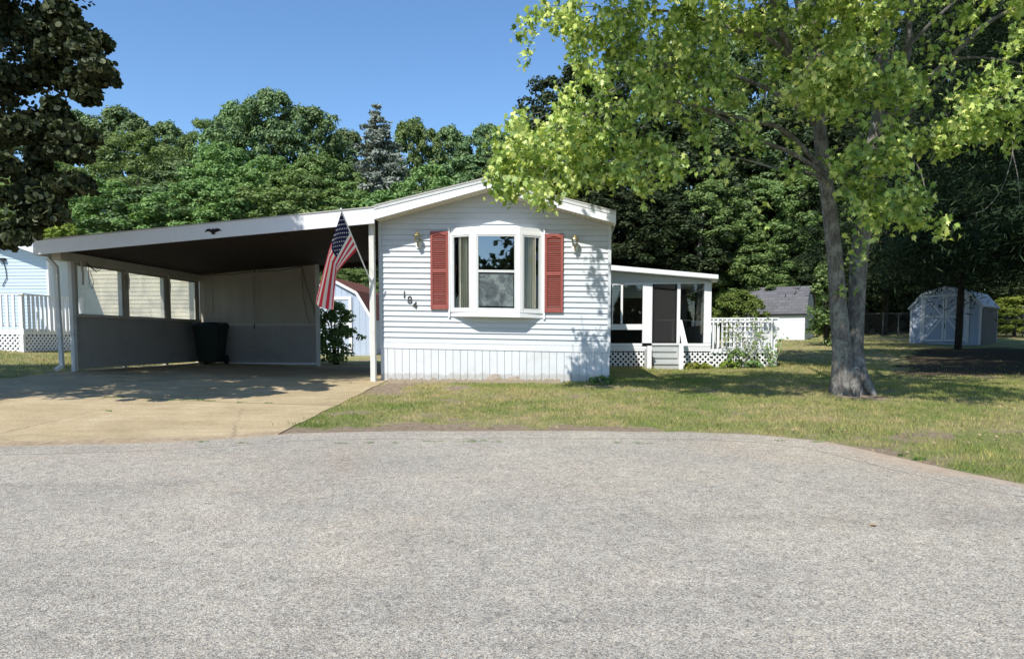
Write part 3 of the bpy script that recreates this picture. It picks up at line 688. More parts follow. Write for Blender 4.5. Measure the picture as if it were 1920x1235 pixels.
# ------------------------------------------------------------------ carport (same frame)
cp = empty('carport', HF.o, HF.yaw, 'open white carport with sloping flat roof, dark underside and canvas walls beside the house', 'carport')
ca = [HF.L(62, 452, OH), HF.L(701.6, 388.5, OH)]; cb = [HF.L(62, 478, OH), HF.L(701.6, 418.5, OH)]
ca[1] = ca[0].lerp(ca[1], 1); CDP = 5.6
mb = MB(); mb.prism([cb[0], cb[1], ca[1], ca[0]], (0, .035, 0)); mb.build('front_fascia', M['fascia'], cp)
mb = MB()
q0, q1 = ca[0], ca[1]
mb.hexa([(q0.x, OH-.015, q0.z+.002), (q1.x+.08, OH-.015, q1.z+.002), (q1.x+.08, CDP, q1.z+.002), (q0.x, CDP, q0.z+.002), (q0.x, OH-.015, q0.z+.022), (q1.x+.08, OH-.015, q1.z+.022), (q1.x+.08, CDP, q1.z+.022), (q0.x, CDP, q0.z+.022)])
mb.build('roof_deck', M['house_roof'], cp)
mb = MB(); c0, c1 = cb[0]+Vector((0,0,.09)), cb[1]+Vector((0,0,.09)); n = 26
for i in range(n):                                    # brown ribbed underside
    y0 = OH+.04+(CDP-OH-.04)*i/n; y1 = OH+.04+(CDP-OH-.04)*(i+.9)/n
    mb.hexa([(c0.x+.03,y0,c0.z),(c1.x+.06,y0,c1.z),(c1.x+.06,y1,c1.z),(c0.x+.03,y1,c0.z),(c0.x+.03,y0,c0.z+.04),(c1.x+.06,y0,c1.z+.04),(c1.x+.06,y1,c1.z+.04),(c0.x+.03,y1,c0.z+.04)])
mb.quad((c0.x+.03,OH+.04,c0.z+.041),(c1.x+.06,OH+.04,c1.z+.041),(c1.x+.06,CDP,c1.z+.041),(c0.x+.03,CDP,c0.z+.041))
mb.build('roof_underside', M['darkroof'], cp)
MB().box(cb[0].x-.0, cb[0].x+.03, OH+.036, CDP, cb[0].z, ca[0].z).build('side_fascia', M['fascia'], cp)
MB().hexa([(c0.x+.03,CDP-.03,c0.z-.12),(c1.x,CDP-.03,c1.z-.12),(c1.x,CDP,c1.z-.12),(c0.x+.03,CDP,c0.z-.12),(c0.x+.03,CDP-.03,c0.z),(c1.x,CDP-.03,c1.z),(c1.x,CDP,c1.z),(c0.x+.03,CDP,c0.z)]).build('rear_fascia', M['darkroof'], cp)
UL = HF.L(143, 650, .25).x; YB = 5.16
def czb(x): return lerp(c0.z, c1.z, (x-c0.x)/(c1.x-c0.x))
# side beam, posts
zbeam = czb(UL)-.005
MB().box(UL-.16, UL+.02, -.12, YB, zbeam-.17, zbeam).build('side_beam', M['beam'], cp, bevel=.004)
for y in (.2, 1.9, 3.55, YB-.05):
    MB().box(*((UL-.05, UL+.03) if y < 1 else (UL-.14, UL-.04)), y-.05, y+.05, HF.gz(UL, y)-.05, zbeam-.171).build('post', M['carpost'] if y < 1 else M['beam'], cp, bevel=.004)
pr0 = HF.L(700.5, 713, -.18); xp = pr0.x
MB().box(xp-.035, xp+.06, -.27, -.16, HF.gz(xp, -.2)-.05, czb(xp)-.003).build('post', M['carpost'], cp, bevel=.005)
for y in (2.5, YB-.05): MB().box(-.16, -.07, y-.04, y+.04, HF.gz(-.1, y)-.05, czb(-.1)-.003).build('post', M['carpost'], cp, bevel=.004)
XR_ = -3.13
MB().box(XR_-.04, XR_+.05, YB-.03, YB+.06, HF.gz(XR_, YB)-.05, czb(XR_)-.003).build('post', M['carpost'], cp, bevel=.004)
# side wall: lower panel, rails, three clear windows and fabric
zw0, zw1 = HF.L(143, 591, .25).z, HF.L(143, 497, .25).z
zp0 = HF.gz(UL, 2.5)+.055
MB().box(UL-.03, UL-.005, .26, YB-.1, zp0, zw0-.03).build('side_panel', M['panel'], cp)
MB().box(UL-.02, UL+.05, .26, YB-.1, zw0-.03, zw0+.035).build('side_rail', M['beam'], cp)
n = 60; rows = []
mb = MB()
for a, b in ((.26, .36), (1.78, 2.05), (3.42, 3.72), (YB-.30, YB-.1)):      # fabric between clear windows
    k = 6
    for i in range(k):
        y0, y1 = lerp(a, b, i/k), lerp(a, b, (i+1)/k); f = lambda y: UL+.0+.012*math.sin(y*60)
        mb.quad((f(y0), y0, zw0+.036), (f(y1), y1, zw0+.036), (f(y1), y1, zw1+.0), (f(y0), y0, zw1+.0))
mb.quad((UL+.008, .26, zw1), (UL+.008, YB-.1, zw1), (UL+.008, YB-.1, zbeam-.172), (UL+.008, .26, zbeam-.172))
mb.build('side_canvas', M['canvas'], cp)
for a, b in ((.36, 1.78), (2.05, 3.42), (3.72, YB-.30)):
    mb = MB(); k = 12
    for i in range(k):
        y0, y1 = lerp(a, b, i/k), lerp(a, b, (i+1)/k); f = lambda y: UL+.002+.010*math.sin(y*7+a)
        mb.quad((f(y0), y0, zw0+.036), (f(y1), y1, zw0+.036), (f(y1), y1, zw1), (f(y0), y0, zw1))
    mb.build('clear_window', M['vinyl'], cp, True)
for y in (.42, 1.92, 3.57):                            # tie straps hanging from the beam
    mb = MB(); mb.tube([(UL+.05, y, zbeam-.15), (UL+.07, y+.02, zbeam-.4), (UL+.055, y+.02, zbeam-.62)], .022, 6); mb.build('strap', M['beam'], cp)
mb = MB()
for k in range(5): mb.tube([(UL+.06, .55, zbeam-.14), (UL+.1, .6+.05*k, zbeam-.24-.02*k), (UL+.07, .7+.09*k, zbeam-.22)], .007, 5)
mb.tube([(UL+.07,.6,zbeam-.2),(UL+.07,.62,zbeam-.6),(UL+.07,.7,zbeam-.68),(UL+.07,.76,zbeam-.55),(UL+.07,.64,zbeam-.3)], .006, 5); mb.build('hanging_rope', M['rope'], cp)
# back wall
zj = HF.L(450, 609, YB).z; zg = HF.gz(-4.8, YB)+.055
MB().box(UL-.02, XR_-.041, YB, YB+.025, zg, zj-.02).build('back_panel', M['panel'], cp)
MB().box(UL+.1, XR_-.041, YB-.02, YB+.03, zj-.019, zj+.03).build('back_rail', M['beam'], cp)
mb = MB(); n = 70
for i in range(n):
    xa, xb = lerp(UL-.02, XR_-.041, i/n), lerp(UL-.02, XR_-.041, (i+1)/n); f = lambda x: YB+.008+.006*math.sin(x*5)+.004*math.sin(x*17)
    mb.quad((xa, f(xa), zj+.031), (xb, f(xb), zj+.031), (xb, f(xb), czb(xb)-.02), (xa, f(xa), czb(xa)-.02))
mb.build('back_canvas', M['canvas'], cp, True)
mb = MB()
def bp(px, py, y=YB-.03): return HF.L(px, py, y)
for a_, b_, c_, r_ in ((473,505,607,.012),(481,505,606,.010),(396,513,590,.008)): MB().tube([bp(a_,b_), bp(a_+1,c_)], r_, 6).build('batten', M['beam'], cp)
mb = MB()
mb.tube([bp(378,516), bp(440,514), bp(480,509), bp(520,508), bp(566,500)], .008, 5)
mb.tube([bp(566,500), bp(576,540), bp(588,575), bp(590,590)], .008, 5).tube([bp(566,500), bp(568,550), bp(575,590), bp(583,608)], .006, 5).tube([bp(477,607), bp(477,616)], .014, 6)
mb.build('rope', M['rope'], cp)
MB().box(UL+.1, XR_, YB+.03, YB+.08, zg-.04, zg-.005).build('ground_board', M['white'], cp)
# downspout and gutter arm
mb = MB(); gx0 = HF.L(70, 484, -.2)
mb.bar((cb[0].x+.06, -.1, cb[0].z-.03), (UL-.10, -.1, cb[0].z-.20), .07, .06)
mb.bar((UL-.10, -.1, cb[0].z-.19), (UL-.06, -.1, HF.gz(UL, 0)+.12), .075, .065, (0, 1, 0)); mb.bar((UL-.06, -.1, HF.gz(UL, 0)+.13), (UL-.12, -.2, HF.gz(UL, 0)+.05), .08, .065, (0, 0, 1))
mb.build('downspout', M['carpost'], cp)
# eagle emblem on the fascia
e0 = HF.L(399.5, 434, OH-.012); s = .0105
pts = [(-16,-1),(-13,3),(-9,5),(-5,4.5),(-3,2.5),(-2,4.5),(0,5.5),(1.5,4.5),(1.2,3),(3,4.5),(7,5.5),(11,5),(16,1),(12,1.2),(9,0),(6,-1),(4,-1.5),(3,-3),(4.5,-5),(1.5,-4.2),(0,-6),(-1.5,-4),(-4,-5),(-3,-2.5),(-5,-1.2),(-8,.4),(-12,.2)]
MB().prism([e0+Vector((a*s, 0, b*s)) for a, b in pts], (0, .011, 0)).build('eagle_emblem', M['black'], cp)

# ------------------------------------------------------------------ trash bin
b = HF.W(-5.72, 4.45); bn = empty('wheeled_bin', (b.x, b.y, hf(b.x, b.y)+.01), R(-2), 'dark green wheeled trash bin with its lid shut in the back corner of the carport', 'trash bin')
mb = MB(); mb.hexa([(-.24,-.28,.06),(.24,-.28,.06),(.24,.22,.06),(-.24,.22,.06),(-.33,-.36,1.0),(.33,-.36,1.0),(.33,.34,1.0),(-.33,.34,1.0)])
mb.box(-.345,.345,-.375,.355,.93,1.0); mb.build('bin_body', M['bin'], bn, bevel=.02)
mb = MB(); mb.hexa([(-.35,-.39,1.003),(.35,-.39,1.003),(.35,.36,1.003),(-.35,.36,1.003),(-.28,-.30,1.09),(.28,-.30,1.09),(.30,.34,1.09),(-.30,.34,1.09)]); mb.build('lid', M['bin'], bn, bevel=.025)
for x in (-.29, .26): MB().tube([(x, .24, .12), (x+.05, .24, .12)], .12, 16).build('wheel', M['black'], bn)
MB().tube([(-.28,.36,.97),(-.28,.43,.99),(.28,.43,.99),(.28,.36,.97)], .016, 8).build('handle', M['bin'], bn)

# ------------------------------------------------------------------ flag
br0 = HF.W(xp+.01, -.28); br0.z = P(698, 528, br0.y).z
tipp = P(639.5, 394, br0.y-.80)
fg = empty('house_flag', br0, 0, 'american flag hanging from a slanted white pole on the carport post', 'flag')
o0 = Vector(br0)
MB().box(-.03,.03,.0,.012,-.09,.09).tube([(0,.0,-.02),(-.02,-.045,.05)], .022, 8).build('bracket', M['white'], fg)
PD = (tipp-o0); MB().tube([Vector((-.01,-.02,0)), PD*1.0], .0125, 8).lathe(PD, [(.012,0),(.02,.012),(.014,.03),(0,.04)], 8).build('pole', M['white'], fg)
red = pmat('flag_red', (.68,.045,.08), .8, .1, 4); whi = pmat('flag_white', (.82,.80,.78), .8, .05, 4); blu = pmat('flag_blue', (.012,.018,.075), .8, .15, 4)
for mm in (red, whi, blu):
    ntm = mm.node_tree; out = next(n for n in ntm.nodes if n.type == 'OUTPUT_MATERIAL'); src = out.inputs[0].links[0].from_socket
    pb = src.node; tr = ntm.nodes.new('ShaderNodeBsdfTranslucent'); mxs = ntm.nodes.new('ShaderNodeMixShader'); mxs.inputs[0].default_value = .25
    ntm.links.new(pb.inputs['Base Color'].links[0].from_socket, tr.inputs[0]); ntm.links.new(src, mxs.inputs[1]); ntm.links.new(tr.outputs[0], mxs.inputs[2]); ntm.links.new(mxs.outputs[0], out.inputs[0])
Yt = tipp.y; A0, A1 = PD*.985, PD*.47
hz = lambda px, py, Y: P(px, py, Y)-o0
K0, K1 = hz(614, 470, Yt+.0), hz(633, 510, Yt+.33); E0, E1 = hz(590, 560, Yt+.03), hz(631, 576, Yt+.3)
def FL(s_, t):
    Hh = A0.lerp(A1, t); Kk = K0.lerp(K1, t); Ee = E0.lerp(E1, t)
    Ee = Ee+Vector((0, 0, -.10*math.sin(math.pi*t)))
    sk = lerp(.52, .47, t); 
    if s_ < sk: q = s_/sk; p = Hh.lerp(Kk, q)
    else: q = (s_-sk)/(1-sk); p = Kk.lerp(Ee, q)
    # soften the bend and add folds
    sm = math.exp(-((s_-sk)/.16)**2)*.05; p = p+(Ee+Hh-Kk*2)*sm*.5
    fo = s_**.9; ph = t*8.2+.5*s_
    return p+Vector((.05*math.cos(ph)*fo, -.10*math.sin(ph)*fo, 0))
mb = MB(); NSF, NTF = 44, 39; gp = [[FL(i/NSF, j/NTF) for j in range(NTF+1)] for i in range(NSF+1)]
vid = lambda i, j: i*(NTF+1)+j
mb.v = [tuple(p) for r_ in gp for p in r_]
for i in range(NSF):
    for j in range(NTF):
        st = j//3; m = (0 if st % 2 == 0 else 1)
        if st < 7 and i/NSF < .4: m = 2
        mb.f.append((vid(i,j), vid(i+1,j), vid(i+1,j+1), vid(i,j+1))); mb.m.append(m)
cloth = mb.build('flag_cloth', [red, whi, blu], fg, True)
mb = MB()
for rr in range(9):
    for cc in range(6 if rr % 2 == 0 else 5):
        s_ = .4*((cc+.5)/6 if rr % 2 == 0 else (cc+1)/6); t = 7/13*(rr+.7)/9.4
        c = FL(s_, t); du = (FL(s_+.01, t)-c).normalized(); dv = (FL(s_, t+.02)-c).normalized(); nn = du.cross(dv).normalized()
        dv = nn.cross(du).normalized()
        for sg in (1, -1):
            pts = []
            for k in range(10):
                a = math.pi/2+k*math.pi/5; r_ = .017 if k % 2 == 0 else .0075; pts.append(c+du*r_*math.sin(a)+dv*r_*math.cos(a)+nn*sg*.004)
            mb.poly(pts if sg > 0 else pts[::-1])
mb.build('stars', whi, cloth)

# ------------------------------------------------------------------ sunroom and deck behind the house
C6 = 6.3
def S(px, py, c=C6): return HF.L(px, py, c)
sr = empty('sunroom', HF.o, HF.yaw, 'white framed sunroom with dark windows and a lean-to roof at the side of the home', 'sunroom')
xs0, xs1 = HW+.0, S(1333, 600).x; DP = 4.2
zf = S(1200, 643).z; gz = HF.gz(5, C6)
rz0, rz1 = S(1147, 497, C6-.3), S(1347.5, 515, C6-.3)
mb = MB(); rz_ = lambda x: lerp(rz0.z, rz1.z, (x-rz0.x)/(rz1.x-rz0.x))
x0, x1 = HW-.3, rz1.x
mb.hexa([(x0,C6-.3,rz_(x0)-.14),(x1,C6-.3,rz_(x1)-.115),(x1,C6+DP+.3,rz_(x1)-.115),(x0,C6+DP+.3,rz_(x0)-.14),(x0,C6-.3,rz_(x0)),(x1,C6-.3,rz_(x1)),(x1,C6+DP+.3,rz_(x1)),(x0,C6+DP+.3,rz_(x0))])
mb.build('roof', M['white'], sr, bevel=.01)
zh = S(1240, 530).z                     # head of the openings
def fr(px0, px1, py0, py1, y0=C6-.03, y1=C6+.05, B_=None):
    a, b = S(px0, py1), S(px1, py0); B_ = B_ or MB(); B_.box(a.x, b.x, y0, y1, a.z, b.z); return B_
mb = MB(); mb.prism([(xs0,C6,zh),(xs1,C6,zh),(xs1,C6,rz_(xs1)-.142),(xs0,C6,rz_(xs0)-.142)], (0,.08,0)); mb.build('header', M['siding'], sr)
A_ = lambda px: S(px, 600).x
Zp = lambda py: S(1240, py).z
mb = MB()
for a, b in ((1147, 1149), (1163.5, 1167.5)): mb.box(max(A_(a), xs0), A_(b), C6-.02, C6+.05, Zp(607), zh-.001)
mb.box(A_(1204.5), A_(1222.5), C6-.03, C6+.06, Zp(643), zh-.001); mb.box(A_(1269), A_(1275), C6-.025, C6+.05, Zp(643), zh-.001)
mb.box(A_(1319.5), xs1, C6-.03, C6+.06, Zp(643), zh-.001)
mb.box(xs0, A_(1204.5)-.002, C6-.03, C6+.06, Zp(618), Zp(607.5)); mb.box(xs0, A_(1204.5)-.002, C6-.022, C6+.06, Zp(649), Zp(643.5))
mb.box(xs0, A_(1204.5)-.002, C6-.02, C6+.05, zh-.05, zh-.002); mb.box(A_(1222.5)+.002, A_(1319.5)-.002, C6-.015, C6+.05, zh-.03, zh-.002)
mb.box(A_(1275)+.002, xs1, C6-.028, C6+.06, Zp(649), Zp(643.5)); mb.box(A_(1222.5), A_(1275), C6-.02, C6+.06, Zp(650), Zp(643.5))
mb.build('window_frame', M['white'], sr)
mb = MB()
zl = Zp(649)-.002; gb = zl-.13
for k in range(2): mb.box(xs0, A_(1213), C6-.02+.004*k, C6+.02, gb+.065*k, gb+.065*(k+1)-.006)
mb.build('lower_siding', M['white'], sr); mb = MB()
for k in range(2): mb.box(A_(1281), xs1, C6-.02+.004*k, C6+.02, gb+.065*k, gb+.065*(k+1)-.006)
mb.build('lower_siding', M['white'], sr)
for a, b, c, d in ((1149,1163.5,530,607),(1167.5,1204.5,530,607),(1147,1204.5,618,643),(1275,1319.5,531,643)):
    p, q = S(a, d), S(b, c); p.x = max(p.x, xs0+.01); MB().quad((p.x,C6+.02,p.z),(q.x,C6+.02,p.z),(q.x,C6+.02,zh-.01 if c < 600 else q.z),(p.x,C6+.02,zh-.01 if c < 600 else q.z)).build('window_pane', M['porchglass'], sr)
sd = empty('screen_door', (0,0,0)); sd.parent = sr
mb = MB(); p, q = S(1223, 643), S(1269, 531); mb.quad((p.x,C6+.02,p.z),(q.x,C6+.02,p.z),(q.x,C6+.02,q.z),(p.x,C6+.02,q.z)); mb.build('door_screen', M['screen'], sd)
mb = MB(); zd = lerp(p.z, q.z, .42); mb.box(p.x, q.x, C6+.0, C6+.03, p.z-.01, p.z+.05).box(p.x, p.x+.035, C6, C6+.03, p.z+.05, q.z).box(q.x-.035, q.x, C6, C6+.03, p.z+.05, q.z).build('door_frame', M['black'], sd)
# blinds, room shell and things that show through the glass
mb = MB()
for a, b in ((1147, 1163), (1168, 1204)):
    p, q = S(a, 560), S(b, 552)
    for k in range(9):
        zt = zh-.03-k*.042; mb.quad((max(p.x,xs0),C6+.12,zt-.03),(q.x,C6+.12,zt-.03),(q.x,C6+.10,zt),(max(p.x,xs0),C6+.10,zt))
mb.build('blind', M['blind'], sr)
mb = MB(); mb.box(xs0, xs1, C6+.07, C6+DP, zf-.12, zf-.06).box(xs0, xs1, C6+DP, C6+DP+.05, zf-.06, rz_(xs0)-.15)
mb.build('room_floor_and_back', M['floorboard'], sr)
MB().box(xs1-.05, xs1, C6+.061, C6+.6, zf-.06, zh).box(xs1-.05, xs1, C6+.6, C6+DP-.01, zf-.06, zf+.5).box(xs1-.05, xs1, C6+.6, C6+DP-.01, zh-.1, zh+.05).build('end_wall', M['white'], sr)
mb = MB(); tz = zf+.66; cx = A_(1262)+.2; mb.lathe((cx, C6+1.5, 0), [(0,tz-.03),(.5,tz-.03),(.5,tz),(0,tz)], 24).lathe((cx, C6+1.5, 0), [(.04,zf-.05),(.04,tz-.03)], 10)
t = empty('patio_table', HF.o, HF.yaw, 'round patio table standing inside the sunroom behind its screen door', 'table'); mb.build('table_top', M['blind'], t)
mb = MB(); mb.lathe((cx+.1, C6+1.4, tz), [(0,0),(.05,.0),(.075,.05),(.06,.12),(.03,.17),(.05,.21),(.045,.26),(0,.29)], 14); o = mb.build('table_ornament', M['curtain'], None, True); o.location = HF.o; o.rotation_euler = (0,0,HF.yaw); tag(o, 'small pale ornament on the patio table inside the sunroom', 'ornament')
# lattice skirts, as woven diagonal laths
def lattice(B_, fr_x0, fr_x1, z0, z1, y, pitch=.14, wd=.040, th=.007):
    L_ = fr_x1-fr_x0; H_ = z1-z0
    for sgn, yy in ((1, y), (-1, y+th+.001)):
        k = -int(H_/pitch)-1
        while k*pitch < L_+H_:
            s0 = k*pitch
            if sgn > 0: a, b = (s0, 0), (s0+H_, H_)
            else: a, b = (s0, H_), (s0+H_, 0)
            (ax, az), (bx, bz) = a, b
            if ax < 0: az += (0-ax)*(1 if sgn > 0 else -1); ax = 0
            if bx > L_: bz -= (bx-L_)*(1 if sgn > 0 else -1); bx = L_
            if bx-ax > .02: B_.bar((fr_x0+ax, yy, z0+az), (fr_x0+bx, yy, z0+bz), th, wd, (0,0,1))
            k += 1
    return B_
glo = lambda x: HF.gz(x, C6)+.02
lat_t = gb-.004
lattice(MB(), xs0, A_(1213), glo(4.8), lat_t-.03, C6-.01).build('lattice', M['white'], sr)
lattice(MB(), A_(1281), xs1, glo(5.3), lat_t-.03, C6-.01).build('lattice', M['white'], sr)
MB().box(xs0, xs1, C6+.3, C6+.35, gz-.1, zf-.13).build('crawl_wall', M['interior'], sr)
st = empty('porch_steps', HF.o, HF.yaw, 'grey painted wooden steps with white side posts leading up to the sunroom door', 'steps')
p0, p1 = A_(1222), A_(1272.5); zg_ = HF.gz(5, C6-.9); ns = 4; rs = (zf-.03-zg_)/ns
for k in range(ns):
    y0 = C6-.04-.25*(ns-1-k)-.06; MB().box(p0, p1, y0, C6-.041 if k == ns-1 else y0+.29, zg_+rs*(k+1)-.035, zg_+rs*(k+1)).build('tread', M['wood_grey'], st, bevel=.004)
    MB().box(p0, p1, y0+.03, y0+.05, zg_+rs*k+.002, zg_+rs*(k+1)-.036).build('riser', M['wood_grey'], st)
yb = C6-.90
for a in (1213.5, 1273):
    x = HF.L(a, 660, yb).x; w_ = .115; MB().box(x, x+w_, yb, yb+.06, HF.gz(x, yb)-.03, HF.L(a, 648, yb).z).box(x+.01, x+.05, yb+.06, C6-.04, HF.gz(x, yb)-.02, zf-.15).build('stringer', M['white'], st)
x = HF.L(1273, 640, C6-.32).x
MB().hexa([(x,C6-.9,zf-.06),(x+.15,C6-.9,zf-.06),(x+.15,C6-.85,zf-.06),(x,C6-.85,zf-.06),(x-.0,C6-.12,zf+.62),(x+.10,C6-.12,zf+.62),(x+.10,C6-.07,zf+.62),(x-.0,C6-.07,zf+.62)]).build('side_board', M['white'], st)
# stepping stone
q = G(1262, 686); mb = MB(); mb.lathe((q.x, q.y, q.z-.02), [(0,0),(.33,0),(.34,.03),(.31,.045),(0,.05)], 14); o = mb.build('stepping_stone', M['rock'], None); tag(o, 'flat round stone set in the grass before the porch steps', 'stone')

dk = empty('side_deck', HF.o, HF.yaw, 'white wooden deck with baluster railing and lattice base beside the sunroom', 'deck')
dx0, dx1 = xs1+.003, S(1453, 640).x; zdk = Zp(654); zrl = S(1400, 596).z; DD = 3.4
MB().box(dx0, dx1, C6-.02, C6+DD, zdk-.04, zdk).build('deck_floor', M['wood_grey'], dk)
mb = MB(); mb.box(dx0, dx1+.03, C6-.055, C6-.0205, zdk-.115, zdk+.005); mb.box(dx1+.0, dx1+.03, C6-.0203, C6+DD, zdk-.115, zdk+.005); mb.build('rim_board', M['white'], dk)
lattice(MB(), dx0, dx1-.06, glo(6), zdk-.118, C6-.03).build('lattice', M['white'], dk)
for x, y in ((dx1-.05, C6-.06), (dx1-.05, C6+DD-.1), (dx0+.01, C6+DD-.1)): MB().box(x, x+.09, y, y+.09, HF.gz(x, y)-.03, zrl-.03).build('post', M['white'], dk)
MB().box(dx0-.02, dx1+.07, C6-.09, C6+.06, zrl-.03, zrl+.005).box(dx1-.07, dx1+.07, C6+.061, C6+DD, zrl-.03, zrl+.005).box(dx0, dx1-.071, C6+DD-.12, C6+DD, zrl-.03, zrl+.005).build('handrail', M['white'], dk)
mb = MB(); n = 14
for i in range(n):
    x = lerp(dx0+.03, dx1-.13, i/(n-1)); mb.box(x, x+.04, C6-.095, C6-.057, zdk-.08, zrl-.031)
for i in range(20): y = lerp(C6+.12, C6+DD-.2, i/19); mb.box(dx1+.031, dx1+.069, y, y+.04, zdk-.05, zrl-.031)
for i in range(n): x = lerp(dx0+.03, dx1-.13, i/(n-1)); mb.box(x, x+.04, C6+DD-.04, C6+DD-.002, zdk+.01, zrl-.031)
mb.box(dx0, dx1-.06, C6-.056, C6-.03, zrl-.12, zrl-.032); mb.build('balusters', M['white'], dk)
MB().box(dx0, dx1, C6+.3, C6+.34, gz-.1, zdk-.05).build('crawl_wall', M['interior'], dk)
tl = empty('garden_trellis', HF.o, HF.yaw, 'white square-grid trellis leaning on the deck railing with vines', 'trellis')
mb = MB(); tx0, tx1 = S(1352, 600).x, S(1440, 600).x; tz0, tz1 = zdk-.02, zrl-.06; nx = 7
for i in range(nx): x = lerp(tx0, tx1-.02, i/(nx-1)); mb.box(x, x+.022, C6-.125, C6-.113, tz0, tz1)
for i in range(6): z = lerp(tz0+.06, tz1-.03, i/5); mb.box(tx0, tx1, C6-.137, C6-.1255, z, z+.022)
mb.build('trellis_slats', M['white'], tl)
for i, (px, py) in enumerate(((1337, 526), (1342.5, 527))):
    p = S(px, py, C6-.1); o = MB().lathe((0,0,0), [(0,-.06),(.035,-.05),(.055,-.02),(.06,0),(.05,.035),(.03,.055),(0,.06)], 14).build('porch_bulb', M['solar'], None, True)
    o.location = HF.W(p.x, p.y, p.z); o.scale = (1, 1, 1) if i == 0 else (.72, .72, .72)
    tag(o, ['larger round cream bulb under the right eave of the sunroom', 'smaller cream bulb outermost under the sunroom eave'][i], 'bulb', 'bulbs under the sunroom eave')

# ------------------------------------------------------------------ sheds and neighbours
def gambrel(w_, eave, brk, peak, inset):
    return [(-w_/2, eave), (-w_/2+inset, brk), (0, peak), (w_/2-inset, brk), (w_/2, eave)]
def barn(name, base, yaw, W_, D_, eave, brk, peak, inset, wallm, trimm, roofm, label, cat, doors=None, over=.06, side=None):
    o = empty(name, base, yaw, label, cat); pr = gambrel(W_, eave, brk, peak, inset)
    mb = MB()
    nb = max(4, int(W_/.2)); 
    def top(x):
        for (a, za), (b, zb_) in zip(pr, pr[1:]):
            if a <= x <= b: return lerp(za, zb_, (x-a)/(b-a))
        return eave
    xsb = sorted(set([round(-W_/2+W_*i/nb, 4) for i in range(nb+1)]))
    for a, b in zip(xsb, xsb[1:]):                     # vertical boards
        a2, b2 = a+.004, b-.004; mid = [x for x in (pr[1][0], 0, pr[3][0]) if a2 < x < b2]
        mb.prism([(a2,0,-.1),(b2,0,-.1)]+[(b2,0,top(b2))]+[(x,0,top(x)) for x in reversed(mid)]+[(a2,0,top(a2))], (0,.02,0))
    mb.prism([(-W_/2,.021,-.1),(W_/2,.021,-.1)]+[(x,.021,z) for x, z in reversed(pr)], (0,.03,0))
    mb.prism([(-W_/2,D_-.03,-.1),(W_/2,D_-.03,-.1)]+[(x,D_-.03,z) for x, z in reversed(pr)], (0,.03,0))
    for sx in ((-1, 1) if side is None else (-1,)): mb.box(min(sx*W_/2, sx*(W_/2-.03)), max(sx*W_/2, sx*(W_/2-.03)), .0515, D_-.031, -.1, eave)
    mb.build('wall', wallm, o)
    if side: MB().box(W_/2-.03, W_/2, .0515, D_-.031, -.1, eave).build('side_wall', side, o)
    mb = MB(); r2 = [(-W_/2-over, eave-over*.9)]+pr[1:4]+[(W_/2+over, eave-over*.9)]
    for (a, za), (b, zb_) in zip(r2, r2[1:]):
        mb.hexa([(a,-over,za+.01),(b,-over,zb_+.01),(b,D_+over,zb_+.01),(a,D_+over,za+.01),(a,-over,za+.05),(b,-over,zb_+.05),(b,D_+over,zb_+.05),(a,D_+over,za+.05)])
    mb.build('roof', roofm, o)
    mb = MB()
    for (a, za), (b, zb_) in zip(r2, r2[1:]): mb.bar((a,-over-.012,za-.035),(b,-over-.012,zb_-.035), .024, .09, (0,0,1))
    for sx in (-1, 1): x = sx*(W_/2-.04); mb.box(x-.04, x+.04, -.024, -.002, -.08, eave-.04)
    mb.build('trim', trimm, o)
    return o
# light-blue barn behind the carport
FB = Frame(P(698, 668, 24), R(-6)); bw = 2.7
c = FB.W(-bw/2, 0); bb = barn('blue_barn_shed', (c.x, c.y, hf(c.x, c.y)), R(-6), bw, 3.2, 1.22, 2.1, 2.55, .5, M['shed_blue'], M['white'], M['redroof'], 'pale blue gambrel shed with rusty red roof seen between carport and home', 'shed')
d = empty('shed_door', (0,0,0)); d.parent = bb
mb = MB()
for x in (-.6, .62): mb.box(x-.05, x+.05, -.05, -.021, .08, 1.95)
mb.box(-.55, .57, -.05, -.021, 1.85, 1.95).box(-.55, .57, -.05, -.021, 1.0, 1.08).box(-.55, .57, -.05, -.021, .08, .17); mb.build('door_trim', M['white'], d)
MB().box(-.549, .569, -.03, -.021, .171, 1.849).build('door_panel', M['shed_blue'], d)
